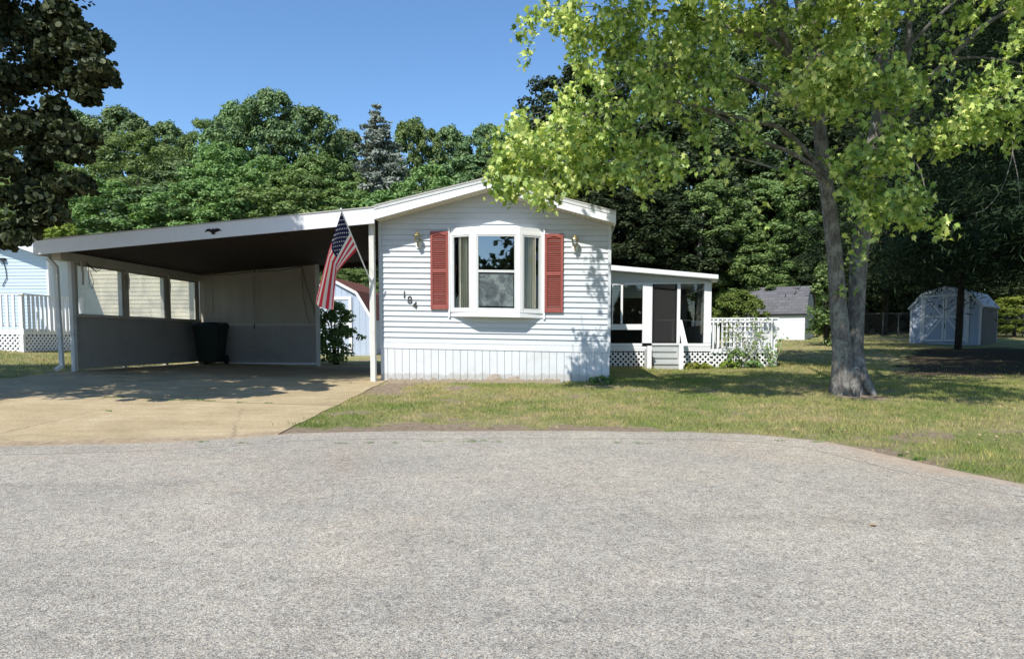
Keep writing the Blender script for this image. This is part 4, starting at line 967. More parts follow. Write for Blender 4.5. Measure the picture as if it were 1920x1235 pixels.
# weathered barn with crossed doors
yw = R(-45); FS = Frame(P(1705, 642, 31), yw); r_ = FS.L(1838, 640, 0); SW = r_.x
c = FS.W(SW/2, 0); zz = P(1705, 642, 31).z
wb = barn('crossbuck_shed', (c.x, c.y, zz), yw, SW, 2.9, 1.52, 2.05, 2.32, .42, M['shed_blue'], M['shed_white'], pmat('pale_ribbed_roof', (.38,.40,.42), .6, .2, 2), 'pale blue-grey barn shed with white crossed double doors under the dark pine', 'shed', side=pmat('dark_brown_boards', (.085,.08,.07), .85, .25, 3, .2))  # right wall coloured much darker than the other walls
FS2 = Frame((c.x, c.y, zz), yw); a, b = FS2.L(1730, 640).x, FS2.L(1811, 640).x; z0, z1 = .06, 2.0; mid = (a+b)/2
for x0, x1 in ((a, mid-.01), (mid+.01, b)):
    dd = empty('shed_door', (0,0,0)); dd.parent = wb; MB().box(x0, x1, -.05, -.022, z0, z1).build('door_panel', pmat('blue_door_panel', (.40,.47,.58), .6, .15, 2, stain=(.5,.55,.6), stain_amt=.4) if x0 == a else bpy.data.materials['blue_door_panel'], dd)  # door panels slightly darker blue than the shed boards
    mb = MB(); t = .07; y0, y1 = -.072, -.0505
    mb.box(x0, x0+t, y0, y1, z0, z1).box(x1-t, x1, y0, y1, z0, z1).box(x0+t, x1-t, y0, y1, z0, z0+t).box(x0+t, x1-t, y0, y1, z1-t, z1).box(x0+t, x1-t, y0, y1, 1.05, 1.12)
    s_ = 1 if x0 == a else -1
    pts = ((x0+t, z1-t), (x1-t, 1.13), (x0+t, z0+t), (x1-t, 1.04)) if s_ > 0 else ((x1-t, z1-t), (x0+t, 1.13), (x1-t, z0+t), (x0+t, 1.04))
    mb.bar((pts[0][0], -.061, pts[0][1]), (pts[1][0], -.061, pts[1][1]), .018, .06, (0,0,1)); mb.bar((pts[2][0], -.061, pts[2][1]), (pts[3][0], -.061, pts[3][1]), .018, .06, (0,0,1)); mb.build('door_bracing', M['shed_white'], dd)
for x in (a-.05, b+.05): MB().box(x-.05, x+.05, -.07, -.021, 0, 2.02).build('door_post', M['shed_white'], wb)
# white shed with shingled gambrel roof: its eave side faces the camera
yg = R(-30); g0 = P(1508, 635, 33); D3 = 3.0; W3 = 3.0
FG = Frame(g0, yg)
gs = empty('white_garden_shed', FG.W(0, 0), yg, 'white sided garden shed with dark grey shingled gambrel roof beside the round bush', 'shed')
mb = MB(); nb = 12
for k in range(nb): mb.hexa([(-W3,-.018,.115*k-.05),(0,-.018,.115*k-.05),(0,-.004,.115*k-.05),(-W3,-.004,.115*k-.05),(-W3,-.006,.115*(k+1)-.052),(0,-.006,.115*(k+1)-.052),(0,.0,.115*(k+1)-.052),(-W3,.0,.115*(k+1)-.052)])
ez = 1.18
prf = [(0,ez),(.32,ez+.78),(D3/2,ez+1.28),(D3-.32,ez+.78),(D3,ez)]
mb.box(-W3, 0, .001, .05, -.1, ez)
for k in range(22):
    z = .1*k-.05; 
    def yr(z):
        if z < ez: return 0, D3
        if z < ez+.78: t = (z-ez)/.78*.32; return t, D3-t
        t = .32+(z-ez-.78)/.5*(D3/2-.32); return t, D3-t
    if z+.1 > ez+1.2: break
    a_, b_ = yr(z+.1); mb.hexa([(-.02,a_,z),(.018,a_,z),(.018,b_,z),(-.02,b_,z),(-.02,a_,z+.098),(.004,a_,z+.098),(.004,b_,z+.098),(-.02,b_,z+.098)])
mb.build('wall', M['shed_white'], gs)
mb = MB(); pp = [(-.09, ez-.07)]+prf[1:4]+[(D3+.09, ez-.07)]
for (a, za), (b, zb_) in zip(pp, pp[1:]): mb.hexa([(-W3-.05,a,za+.01),(.1,a,za+.01),(.1,b,zb_+.01),(-W3-.05,b,zb_+.01),(-W3-.05,a,za+.06),(.1,a,za+.06),(.1,b,zb_+.06),(-W3-.05,b,zb_+.06)])
mb.build('roof', M['shingle'], gs)
MB().box(-W3-.05, .1, -.115, -.095, ez-.1, ez-.03).build('eave_board', M['black'], gs)

# neighbour's home on the left, with a set-back cream extension
FN = Frame(P(97, 655, 21.5), R(-5)); FN.o.z = hf(FN.o.x, FN.o.y)
nh = empty('neighbour_home', FN.o, FN.yaw, 'pale blue sided neighbouring home with white roof and cream extension on the left', 'house')
mb = MB(); NW = 4.4; ne = FN.L(90, 482, 0).z-.02
for k in range(34):
    z = .1*k
    if z > ne: t = (z-ne)/.75*NW/2; x0, x1 = -NW+t, -t
    else: x0, x1 = -NW, 0
    if x1-x0 < .1: break
    mb.hexa([(x0,-.02,z),(x1,-.02,z),(x1,-.002,z),(x0,-.002,z),(x0,-.006,z+.099),(x1,-.006,z+.099),(x1,0,z+.099),(x0,0,z+.099)])
mb.box(-NW, 0, .001, 12, -.3, ne).build('wall', M['blue_siding'], nh)
mb = MB()
for a, b in (((-NW-.25, ne-.03), (-NW/2, ne+.78)), ((-NW/2, ne+.78), (.25, ne-.03))):
    mb.hexa([(a[0],-.4,a[1]),(b[0],-.4,b[1]),(b[0],12.3,b[1]),(a[0],12.3,a[1]),(a[0],-.4,a[1]+.16),(b[0],-.4,b[1]+.16),(b[0],12.3,b[1]+.16),(a[0],12.3,a[1]+.16)])
mb.build('roof', M['shed_white'], nh)
mb = MB(); e0_, e1_ = FN.L(92, 600, 1.2).x+.02, FN.L(356, 600, 1.2).x
for k in range(23): z = .13*k; mb.hexa([(0.001,1.18,z),(e1_,1.18,z),(e1_,1.198,z),(0.001,1.198,z),(0.001,1.194,z+.128),(e1_,1.194,z+.128),(e1_,1.2,z+.128),(0.001,1.2,z+.128)])
mb.box(0.001, e1_, 1.201, 7, -.3, 3.0).build('extension_wall', M['cream_siding'], nh)
MB().hexa([(.26,1.0,3.0),(e1_+.2,1.0,2.98),(e1_+.2,7.2,2.98),(.26,7.2,3.0),(.26,1.0,3.10),(e1_+.2,1.0,3.06),(e1_+.2,7.2,3.06),(.26,7.2,3.10)]).build('extension_roof', M['shed_white'], nh)
MB().box(-.045, .012, -.03, .03, .0, ne-.1).build('corner_trim', M['white'], nh)
m_ = MB(); p = FN.L(5, 486, -.04); m_.box(p.x-.12, p.x+.10, -.12, -.03, p.z-.03, p.z+.03).tube([p, p+Vector((.08,0,-.3)), p+Vector((.1,0,-.55)), p+Vector((-.05,0,-.8))], .012, 5).build('service_cable', M['wire'], nh)
# neighbour deck
FD = Frame(P(46, 655, 18.9), R(-5)); FD.o.z = hf(FD.o.x, FD.o.y)
nd = empty('neighbour_deck', FD.o, FD.yaw, 'white railed deck with lattice base in front of the neighbouring blue home', 'deck')
zt = FD.L(46, 550, 0).z; zfl = FD.L(46, 617, 0).z; NL = 3.4; ND = 2.3
MB().box(-NL, 0, 0, ND, zfl-.05, zfl).build('deck_floor', M['wood_grey'], nd)
MB().box(-NL-.05, .07, -.07, .06, zt-.035, zt).box(-.06, .07, .061, ND, zt-.035, zt).build('handrail', M['white'], nd)
MB().box(-NL, .03, -.035, -.001, zfl-.14, zfl+.01).box(.001, .03, .0, ND, zfl-.14, zfl+.01).build('rim_board', M['white'], nd)
for x, y in ((-.09, -.02), (-.07, ND-.1), (-1.6, -.02)): MB().box(x, x+.1, y-.02, y+.08, -.1, zt-.036).build('post', M['white'], nd)
mb = MB()
for i in range(17): x = -.25-i*.18; mb.box(x, x+.07, -.075, -.037, zfl+.05, zt-.037)
for i in range(14): y = .12+i*.155; mb.box(.031, .066, y, y+.07, zfl-.05, zt-.037)
mb.box(-NL, -.1, -.034, -.01, zfl+.09, zfl+.13).build('balusters', M['white'], nd)
lattice(MB(), -NL, -.09, .0, zfl-.145, -.03, .14, .05).build('lattice', M['white'], nd)
mb = MB(); lattice(mb, .05, ND-.1, .0, zfl-.145, 0, .14, .05)
mb.v = [(-y+.02, x, z) for x, y, z in mb.v]; mb.build('lattice', M['white'], nd)
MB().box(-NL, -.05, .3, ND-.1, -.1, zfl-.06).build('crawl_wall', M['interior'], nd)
# chain-link fences
def chain(pts, hh, label):
    f = empty('chain_link_fence', pts[0], 0, label, 'fence'); o_ = Vector(pts[0]); q = [Vector(p)-o_ for p in pts]; up = Vector((0,0,hh))
    for p in q: MB().tube([p-Vector((0,0,.1)), p+up], .03, 8).build('post', M['galv'], f)
    mb = MB()
    for a, b in zip(q, q[1:]): mb.tube([a+up, b+up], .022, 6)
    mb.build('top_rail', M['galv'], f); mb = MB()
    for a, b in zip(q, q[1:]):
        L_ = (b-a).length; k = -int(hh/.12)
        while k*.12 < L_:
            for s_ in (0, 1):
                x0, x1 = k*.12, k*.12+hh; z0_, z1_ = (0, hh) if s_ == 0 else (hh, 0)
                if x0 < 0: z0_ += (-x0)*(1 if s_ == 0 else -1); x0 = 0
                if x1 > L_: z1_ -= (x1-L_)*(1 if s_ == 0 else -1); x1 = L_
                if x1-x0 > .05: mb.tube([a+(b-a)*(x0/L_)+Vector((0,0,z0_)), a+(b-a)*(x1/L_)+Vector((0,0,z1_))], .0035, 3, cap=False)
            k += 1
    mb.build('wire_mesh', M['galv'], f)
def gp_(px, Y): x = (px-960)/1340*Y; return (x, Y, hf(x, Y))
chain([gp_(1570, 37), gp_(1615, 37), gp_(1653, 36.8), gp_(1682, 36.6), gp_(1722, 36.4)], 1.15, 'dark chain link fence between the maple trunk and the crossed-door shed')
chain([gp_(1862, 36), gp_(1915, 35), gp_(1990, 34)], 1.5, 'taller chain link fence right of the crossed-door shed')

# ------------------------------------------------------------------ stones and edging before the skirting
rm = M['rock']
def rock(px, py, w_, h_, label, seed):
    p = G(px, py); rr = np.random.default_rng(seed); mb = MB(); bm_n, bm_m = 9, 6
    prof = []
    for i in range(bm_m+1):
        t = i/bm_m*math.pi/2; prof.append([(math.cos(t)*w_/2*(1+.13*math.sin(3*a+seed)+rr.uniform(-.10,.10))*math.cos(a), math.cos(t)*w_*.38*(1+rr.uniform(-.12,.12))*math.sin(a), math.sin(t)*h_*1.35*(1+rr.uniform(-.1,.1))) for a in [2*math.pi*j/bm_n for j in range(bm_n)]])
    mb.v = [q for r in prof for q in r]
    for i in range(bm_m):
        for j in range(bm_n): q = (j+1) % bm_n; mb.f.append((i*bm_n+j, i*bm_n+q, (i+1)*bm_n+q, (i+1)*bm_n+j)); mb.m.append(0)
    o = mb.build('fieldstone', rm, None); o.location = (p.x, p.y, p.z-.02); tag(o, label, 'stone', 'stones along the skirting')
for i, (px, py, w_, h_, lb) in enumerate([(746,713,.17,.10,'whitish stone beside the carport end of the edging'),(733,714,.10,.06,'small pale stone at the far end of the edging by the drive'),(762,714,.10,.05,'low stone just right of the whitish one'),(778,714,.16,.055,'flat brownish stone under the house number'),(790,714,.10,.06,'small stone under the left shutter'),(812,715,.16,.07,'brown rounded stone under the left shutter'),(846,715,.08,.05,'little tan stone under the left edge of the bay'),(928,715,.36,.13,'largest cream stone under the bay window'),(965,715,.34,.11,'long whitish stone right of the largest cream one'),(948,716,.14,.06,'small stone between the two largest ones'),(1000,716,.12,.05,'small buried stone by the grass tufts')]):
    rock(px, py, w_, h_, lb, i+3)
pxs = [727+i*32.5 for i in range(10)]
for i, px in enumerate(pxs):
    a, b = G(px, 718.5), G(px+32, 718.5); a.z = hf(a.x, a.y); L_ = (b-a).length; n = 24; mb = MB()
    tp = [(L_*k/n, 0, .060+.026*abs(math.sin(math.pi*3*k/n))) for k in range(n+1)]
    mb.prism([(0,0,-.03)]+[(L_,0,-.03)]+tp[::-1], (0,.045,0)); o = mb.build('scalloped_edging', M['concrete'], None)
    o.location = a+Vector((0,0,-.005*(i % 3))); o.rotation_euler = (0,R((i*37 % 5)-2)*.3, math.atan2(b.y-a.y, b.x-a.x)+R((i*53 % 5)-2)*.4)
    tag(o, ['first','second','third','fourth','fifth','sixth','seventh','eighth','ninth','tenth'][i]+' tan scalloped edging piece counted from the drive', 'edging', 'scalloped edging pieces in a row')
# garden bits at the deck foot
q = G(1333, 683); o = MB().lathe((0,0,0), [(0,0),(.10,0),(.16,.04),(.17,.10),(.14,.11),(.12,.06),(0,.05)], 14).build('stone_planter', M['terra'], None); o.location = q; tag(o, 'low dark stone bowl at the foot of the deck lattice', 'planter')
q = G(1400, 682); rock(1400, 683, .5, .12, 'long pale stone at the foot of the deck lattice', 77)

# ------------------------------------------------------------------ foliage generators
def frames(nrm, n):
    nrm = nrm/np.linalg.norm(nrm, axis=1, keepdims=True); r = RNG.normal(size=(n, 3)); t = np.cross(nrm, r); t /= np.linalg.norm(t, axis=1, keepdims=True)
    return nrm, t, np.cross(nrm, t)
def leafmesh(name, cen, nrm, size, shape, down=0.0, fold=0.0):
    n = len(cen); nn, t, b = frames(nrm, n)
    if down:
        g = np.array([0, 0, -1.0]); t = t+(g-nn*(nn@g)[:, None])*down; t /= np.linalg.norm(t, axis=1, keepdims=True); b = np.cross(nn, t)
    sh = np.asarray(shape, float); k = len(sh)
    V = cen[:, None]+size[:, None, None]*(sh[None, :, :1]*b[:, None]+sh[None, :, 1:2]*t[:, None])
    if fold: V = V-nn[:, None]*(size[:, None]*np.abs(sh[None, :, 0])*fold)[..., None]
    return fastmesh(name, V, k)
DIAM = [(0,-.5),(.34,-.05),(0,.5),(-.34,.05)]
MAPLEN = [(0,-.38),(.05,-.22),(.24,-.36),(.22,-.14),(.40,-.10),(.26,.04),(.36,.24),(.15,.18),(.11,.30),(0,.66),(-.11,.30),(-.15,.18),(-.36,.24),(-.26,.04),(-.40,-.10),(-.22,-.14),(-.24,-.36),(-.05,-.22)]
OVAL = [(0,-.5),(.32,-.32),(.42,.05),(.22,.4),(0,.5),(-.22,.4),(-.42,.05),(-.32,-.32)]
MAPLE = [(0,-.38),(.06,-.22),(.30,-.34),(.27,-.14),(.52,-.05),(.33,.06),(.42,.26),(.19,.20),(.13,.30),(0,.58),(-.13,.30),(-.19,.20),(-.42,.26),(-.33,.06),(-.52,-.05),(-.27,-.14),(-.30,-.34),(-.06,-.22)]
def clusters_to_leaves(cl, rad, per, up=.35, sq=.85, tail=.10):
    m = len(cl); d = RNG.normal(size=(m*per, 3)); d /= np.linalg.norm(d, axis=1, keepdims=True)
    d[:, 2] = np.where(d[:, 2] < -.35, -d[:, 2], d[:, 2]); rr = RNG.uniform(.62, 1.0, m*per)+RNG.exponential(tail, m*per)
    R_ = np.repeat(rad, per); c = np.repeat(cl, per, 0)+d*(R_*rr)[:, None]*np.array([1, 1, sq])
    nrm = d+RNG.normal(size=d.shape)*.45+np.array([0, 0, up]); return c, nrm
def crown_points(n, H, Wd, z0=.22, shape=1.0, shell=.5):
    u = RNG.uniform(0, 2*np.pi, n); v = RNG.uniform(0, 1, n); t = v**.85
    zc = z0*H+t*(H*(1-z0)-.033*H); prof = np.sin(np.clip((t*.86+.13), 0, 1)*np.pi)**.62*shape
    lump = 1+.22*np.sin(u*3+t*5)+.20*np.sin(u*5-t*11)+.12*np.sin(u*8+t*19)
    r = Wd/2*prof*lump*RNG.uniform(shell, 1, n)**.6
    return np.stack([r*np.cos(u), r*np.sin(u), zc], -1)
def broad_mesh(name, H, Wd, nc, per, rc, ls, z0=.2, shell=.5):
    c = crown_points(nc, H, Wd, z0, 1, shell); rad = RNG.uniform(.65, 1.2, nc)*rc; c[:, 2] -= rad*.4
    p, n = clusters_to_leaves(c, rad, per); return leafmesh(name, p, n, RNG.uniform(.7, 1.3, len(p))*ls, DIAM)
def trunk_mb(H, r0, lean=0, limbs=6, top=.75, n=8, seed=0, spread=1.6):
    rr = random.Random(seed); mb = MB(); pts = [Vector((math.sin(i*1.3+seed)*.12*i/5+lean*i/8, math.cos(i*.9+seed)*.1*i/5, H*top*i/8)) for i in range(9)]
    mb.tube([pts[0]-Vector((0,0,.4))]+pts, [r0*1.25]+[r0*(1-.09*i) for i in range(9)], n)
    for k in range(limbs):
        b = pts[rr.randint(3, 8)]; a = rr.uniform(0, 6.28); e = Vector((math.cos(a)*spread, math.sin(a)*spread, H*.16)); m = b+e*.5+Vector((0,0,-.1*H*.1))
        mb.tube([b, m, b+e], [r0*.38, r0*.25, r0*.08], 6)
    return mb
FM = {
 'oak': leafmat('oak_leaves', [(0.057,0.100,0.047), (0.122,0.200,0.088), (0.215,0.313,0.142)], .22, .6, .02),
 'green': leafmat('green_leaves', [(0.063,0.120,0.040), (0.130,0.230,0.076), (0.232,0.342,0.122)], .28, .6, .02),
 'light': leafmat('light_green_leaves', [(0.104,0.190,0.066), (0.176,0.295,0.107), (0.264,0.384,0.152)], .35, .6, .02),
 'yellow': leafmat('yellow_green_leaves', [(0.125,0.196,0.038), (0.232,0.327,0.066), (0.363,0.427,0.093)], .4, .6, .02),
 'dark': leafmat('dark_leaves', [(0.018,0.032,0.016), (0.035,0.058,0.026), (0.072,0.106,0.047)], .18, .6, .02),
 'blue': leafmat('blue_spruce_needles', [(.13,.165,.13), (.23,.27,.225), (.36,.40,.345)], .12, .6, .02),
 'pine': leafmat('pine_needles', [(0.007,0.016,0.008), (0.014,0.029,0.014), (0.034,0.060,0.026)], .12, .6, .02),
 'bushy': leafmat('yew_needles', [(0.042,0.091,0.020), (0.105,0.182,0.039), (0.182,0.280,0.063)], .25, .6, .02, 1.2),
}
def conifer_mesh(name, H, Wd, ls, lay=26, droop=.35, dens=1.0, z0=.06, tuft=.33, flat=.25, wid=1.0):
    P_, N_ = [], []
    for i in range(lay):
        t = (i+random.random()*.6)/lay; z = H*(z0+(1-z0)*t); Lb = Wd/2*(1-t)**.8*random.uniform(.8, 1.1)+.15; nb = int(6+9*(1-t))
        for k in range(nb):
            a = random.uniform(0, 2*math.pi); L_ = Lb*random.uniform(.7, 1.15); nl = max(4, int(L_*26*dens)); s = np.sort(RNG.uniform(.08, 1, nl))
            zz = z+L_*(.20*s-droop*s**1.8); off = RNG.normal(size=(nl, 3))*np.array([.10, .10, flat*.4])*(1.1-s*.4)[:, None]*(L_*.35+.3)
            off[:, 2] -= np.abs(off[:, 2])*.8
            c = np.stack([math.cos(a)*L_*s, math.sin(a)*L_*s, zz], -1)+off; P_.append(c)
            N_.append(RNG.normal(size=(nl, 3))*.6+np.array([math.cos(a)*.6, math.sin(a)*.6, .5]))
    p = np.concatenate(P_); n = np.concatenate(N_); return leafmesh(name, p, n, RNG.uniform(.6, 1.3, len(p))*ls, [(0,-.5),(.16*wid,-.1),(.09*wid,.5),(-.09*wid,.5),(-.16*wid,-.1)], down=.8)
PROTO = {}
def proto(key, mesh, mat, tmb, tm):
    mesh.materials.append(mat); tme = bpy.data.meshes.new('trunk'); tme.from_pydata(tmb.v, [], tmb.f); tme.materials.append(tm); tme.polygons.foreach_set('use_smooth', [True]*len(tme.polygons)); PROTO[key] = (mesh, tme)
proto('oakA', broad_mesh('crown', 15, 9, 270, 125, .55, .23), FM['oak'], trunk_mb(15, .22, seed=1), M['darkbark'])
proto('oakB', broad_mesh('crown', 15, 8, 250, 120, .52, .22, .18), FM['oak'], trunk_mb(15, .2, seed=2), M['darkbark'])
proto('greenA', broad_mesh('crown', 12, 8, 270, 110, .48, .21, .12), FM['green'], trunk_mb(12, .18, seed=3), M['darkbark'])
proto('greenB', broad_mesh('crown', 12, 7, 260, 105, .42, .18, .1), FM['green'], trunk_mb(12, .16, seed=4), M['darkbark'])
proto('light', broad_mesh('crown', 12, 7, 300, 100, .36, .15, .12), FM['light'], trunk_mb(12, .15, seed=5), M['darkbark'])
proto('yellow', broad_mesh('crown', 6, 6, 60, 240, .55, .17, .1), FM['yellow'], trunk_mb(6, .12, seed=6, spread=1), M['darkbark'])
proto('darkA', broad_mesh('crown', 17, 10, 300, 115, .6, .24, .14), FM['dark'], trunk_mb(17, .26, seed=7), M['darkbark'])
proto('spruce', conifer_mesh('crown', 15, 7, .30, 40, .3, 2.0), FM['oak'], trunk_mb(15, .16, limbs=0, top=.95, seed=8), M['darkbark'])
proto('bluespruce', conifer_mesh('crown', 15, 8, .28, 42, .25, 2.4), FM['blue'], trunk_mb(15, .16, limbs=0, top=.95, seed=9), M['darkbark'])
SZ = {'oakA': (15, 9), 'oakB': (15, 8), 'greenA': (12, 8), 'greenB': (12, 7), 'light': (12, 7), 'yellow': (6, 6), 'darkA': (17, 10), 'spruce': (15, 7), 'bluespruce': (15, 8)}
NAMES = {'oakA': ('oak_tree', 'broad dark tree'), 'oakB': ('oak_tree', 'tall rounded dark tree'), 'greenA': ('leafy_tree', 'full green tree'), 'greenB': ('leafy_tree', 'slender green tree'),
         'light': ('airy_tree', 'light green feathery tree'), 'yellow': ('bushy_tree', 'low yellow-green tree'), 'darkA': ('shade_tree', 'large very dark tree'), 'spruce': ('spruce_tree', 'dark pointed spruce'), 'bluespruce': ('blue_spruce', 'pale blue-grey spruce')}
def tree(key, px, top, Y, wd, where, group='trees of the wood behind the homes', cat='tree'):
    H0, W0 = SZ[key]; x = (px-960)/1340*Y; z = hf(x, Y); zt = P(px, top, Y).z; Ht = zt-z
    nm, adj = NAMES[key]; o = empty(nm, (x, Y, z), random.uniform(0, 6.28), adj+' '+where, cat, group)
    o.scale = (wd/W0, wd/W0*random.uniform(.9, 1.1), Ht/H0)
    for n_, me in zip(('crown', 'trunk'), PROTO[key]):
        c_ = bpy.data.objects.new(n_, me); COL.objects.link(c_); c_.parent = o
    return o
# far row against the sky
tree('oakB', -45, 215, 60, 9, 'at the far left edge of the wood')
tree('oakA', 60, 215, 60, 9, 'in the back row behind the dark near crown on the left')
tree('oakA', 150, 200, 61, 10, 'in the back row just left of the sky gap')
tree('oakA', 240, 196, 60, 10, 'meeting the sky right beside the dark near crown')
tree('oakB', 325, 222, 61, 7, 'left of the lowest dip of the skyline')
tree('greenB', 392, 212, 60, 6.5, 'with a narrow top behind the eagle emblem')
tree('oakB', 455, 186, 57, 8, 'forming the left shoulder of the tallest skyline clump')
tree('oakA', 520, 163, 56, 9, 'whose crown tops the skyline left of the spruce')
tree('oakB', 588, 190, 57, 8, 'forming the right shoulder of the tallest skyline clump')
tree('oakA', 655, 238, 61, 8, 'in the skyline notch left of the blue spruce')
tree('greenA', 775, 214, 60, 7.5, 'in the back row just right of the blue spruce top')
tree('oakB', 845, 230, 61, 7, 'in the back row above the left half of the gable')
tree('oakA', 915, 226, 60, 7.5, 'in the back row above the gable peak')
tree('oakA', 985, 215, 57, 7.5, 'in the back row touching the lower maple leaves')
tree('darkA', 1075, 112, 52, 10, 'rising behind the left end of the maple crown')
tree('darkA', 1190, 60, 54, 11, 'in the back row behind the left maple boughs')
tree('oakA', 1300, 20, 53, 11, 'in the back row behind the middle of the maple crown')
tree('darkA', 1420, -10, 54, 11, 'in the back row behind the left maple limb')
tree('oakA', 1540, -40, 53, 11, 'in the back row behind the left maple stem')
tree('darkA', 1660, -60, 54, 12, 'in the back row behind the right maple stem')
tree('darkA', 1800, -80, 54, 12, 'in the back row behind the pines')
tree('darkA', 1930, -60, 52, 12, 'in the back row at the right edge behind the pines')
# middle row
tree('greenA', 20, 330, 50, 9, 'in the middle row behind the neighbouring home')
tree('greenA', 130, 300, 49, 9, 'in the middle row left of the feathery pale tree')
tree('light', 268, 238, 50, 9, 'standing out pale against the dark back row left of centre')
tree('oakB', 345, 295, 49, 7, 'in the middle row above the left part of the carport roof')
tree('greenA', 430, 262, 49, 8, 'in the middle row left below the tallest clump')
tree('greenB', 515, 285, 47, 7, 'in the middle row straight below the tallest clump')
tree('greenA', 600, 280, 48, 8, 'in the middle row left of the blue spruce')
tree('bluespruce', 714, 193, 50, 9.5, 'standing alone in the wood left of the gable peak')
tree('greenB', 810, 300, 47, 7, 'in the middle row right of the blue spruce')
tree('oakB', 885, 285, 48, 8, 'in the middle row right behind the gable peak')
tree('oakA', 975, 270, 47, 8, 'in the middle row right of the gable peak')
tree('oakB', 1060, 235, 46, 8, 'in the middle row above the right slope of the gable')
tree('darkA', 1150, 220, 44, 9, 'in the middle row behind the right eave of the home')
tree('darkA', 1250, 190, 43, 9, 'in the middle row above the sunroom')
tree('oakB', 1345, 190, 44, 8, 'in the middle row above the round bush')
tree('darkA', 1440, 170, 45, 9, 'in the middle row above the white garden shed')
tree('darkA', 1545, 170, 44, 10, 'in the middle row directly behind the maple trunk')
tree('darkA', 1650, 150, 44, 10, 'in the middle row right of the maple trunk')
tree('darkA', 1760, 150, 43, 10, 'in the middle row behind the crossed-door shed')
tree('darkA', 1880, 150, 44, 10, 'in the middle row behind the right-hand fence')
# near row
tree('yellow', 55, 412, 37, 6.5, 'lit up above the neighbouring roof at the left')
tree('yellow', 140, 408, 38, 6.5, 'lit up above the left end of the carport roof')
tree('greenB', 215, 330, 41, 7, 'in the near row over the left part of the carport fascia')
tree('oakB', 300, 345, 41, 8, 'in the near row over the eagle emblem')
tree('greenA', 390, 330, 40, 7, 'in the near row right of the eagle emblem')
tree('greenB', 470, 345, 41, 7, 'in the near row over the middle of the carport fascia')
tree('greenA', 560, 315, 40, 8, 'in the near row left of the flag pole tip')
tree('greenB', 640, 330, 40, 7, 'in the near row above the flag pole tip')
tree('greenA', 730, 355, 40, 7, 'in the near row above the junction of carport and gable')
tree('oakB', 830, 345, 40, 7, 'in the near row above the left gable slope')
tree('darkA', 1110, 330, 37, 7, 'low behind the right eave corner of the home')
tree('darkA', 1200, 350, 37, 7, 'low behind the left part of the sunroom roof')
tree('greenB', 1330, 330, 38, 6, 'low behind the right end of the sunroom roof')
tree('darkA', 1290, 370, 38, 6, 'low behind the middle of the sunroom roof')
tree('light', 1425, 330, 41, 7, 'bright behind the round bush and white shed', cat='tree')
tree('light', 1512, 300, 41, 6, 'bright beside the left maple stem over the white shed')
tree('light', 1375, 425, 39, 5.5, 'lowest bright one just above the round bush')
tree('darkA', 1620, 380, 41, 8, 'low in deep shade behind the right maple stem')
tree('darkA', 1730, 380, 41, 8, 'low in deep shade behind the crossed-door shed')
tree('yellow', 1900, 555, 36, 4.5, 'lit low behind the right-hand fence', cat='tree')
tree('light', 660, 500, 30, 4.2, 'small behind the blue barn beside the carport post')
tree('darkA', 620, 470, 34, 6, 'small and dark behind the blue barn')
# dark undergrowth far back: nobody could count it
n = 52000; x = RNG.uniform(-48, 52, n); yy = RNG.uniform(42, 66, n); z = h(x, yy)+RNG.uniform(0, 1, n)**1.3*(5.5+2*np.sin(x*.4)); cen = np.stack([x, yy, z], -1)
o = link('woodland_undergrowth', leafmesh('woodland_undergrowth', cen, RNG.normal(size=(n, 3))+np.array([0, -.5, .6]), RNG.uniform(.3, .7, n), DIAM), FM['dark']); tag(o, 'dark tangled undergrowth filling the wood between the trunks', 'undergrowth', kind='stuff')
# bare standing and leaning trunks visible in the dark wood
for px, ytop, Y, w_, lb in ((1309, 400, 36, .34, 'bare grey trunk standing in the dark wood above the round bush'), (1280, 420, 37, .2, 'thin dark trunk standing left of the bare grey one')):
    x = (px-960)/1340*Y; mb = MB(); H_ = P(px, ytop, Y).z-hf(x, Y); mb.tube([(0,0,-.3),(.05,0,H_*.3),(-.05,0,H_*.6),(.1,.1,H_)], [w_*.6,w_*.5,w_*.42,w_*.3], 9); o = mb.build('bare_trunk', M['bark'], None, True); o.location = (x, Y, hf(x, Y)); tag(o, lb, 'tree trunk')

# white pines on the right
def pine(px, Y, H, Wd, z0, label, seed, trunkr=.13, dens=1.0, ls=.22, wid=.5):
    random.seed(seed); x = (px-960)/1340*Y; o = empty('pine_tree', (x, Y, hf(x, Y)), 0, label, 'pine tree', 'dark pines on the right')
    me = conifer_mesh('crown', H, Wd, ls, 32, .2, dens*2.4, z0, flat=.5, wid=wid); link('crown', me, FM['pine'], o)
    mb = MB(); mb.tube([(0,0,-.3),(.05,0,H*.2),(.0,.05,H*.5),(0,0,H*.95)], [trunkr*1.15,trunkr,trunkr*.8,.03], 10)
    for k in range(22):
        a = random.uniform(0, 6.28); z = H*random.uniform(z0*.9, .8); L_ = Wd/2*(1-z/H)**.8*.8; mb.tube([(0,0,z),(math.cos(a)*L_*.5, math.sin(a)*L_*.5, z+.1*L_*.5),(math.cos(a)*L_, math.sin(a)*L_, z-.05*L_)], [.045,.03,.012], 5)
    mb.build('trunk', M['darkbark'], o, True)
pine(1795, 27, 17, 12.5, .20, 'dark pine whose slim trunk stands before the crossed-door shed', 1, .11, 1.15)
pine(1945, 23, 16, 10.5, .21, 'dark pine at the right edge of the picture with low drooping boughs', 2, .16, 1.1)
pine(1655, 38, 17, 11, .16, 'dark pine farthest back between the maple and the shed', 3, .16)
pine(2140, 13.4, 15, 9.5, .2, 'near dark pine just outside the right edge shading the lawn', 4, .2, 1.6, .15, .5)
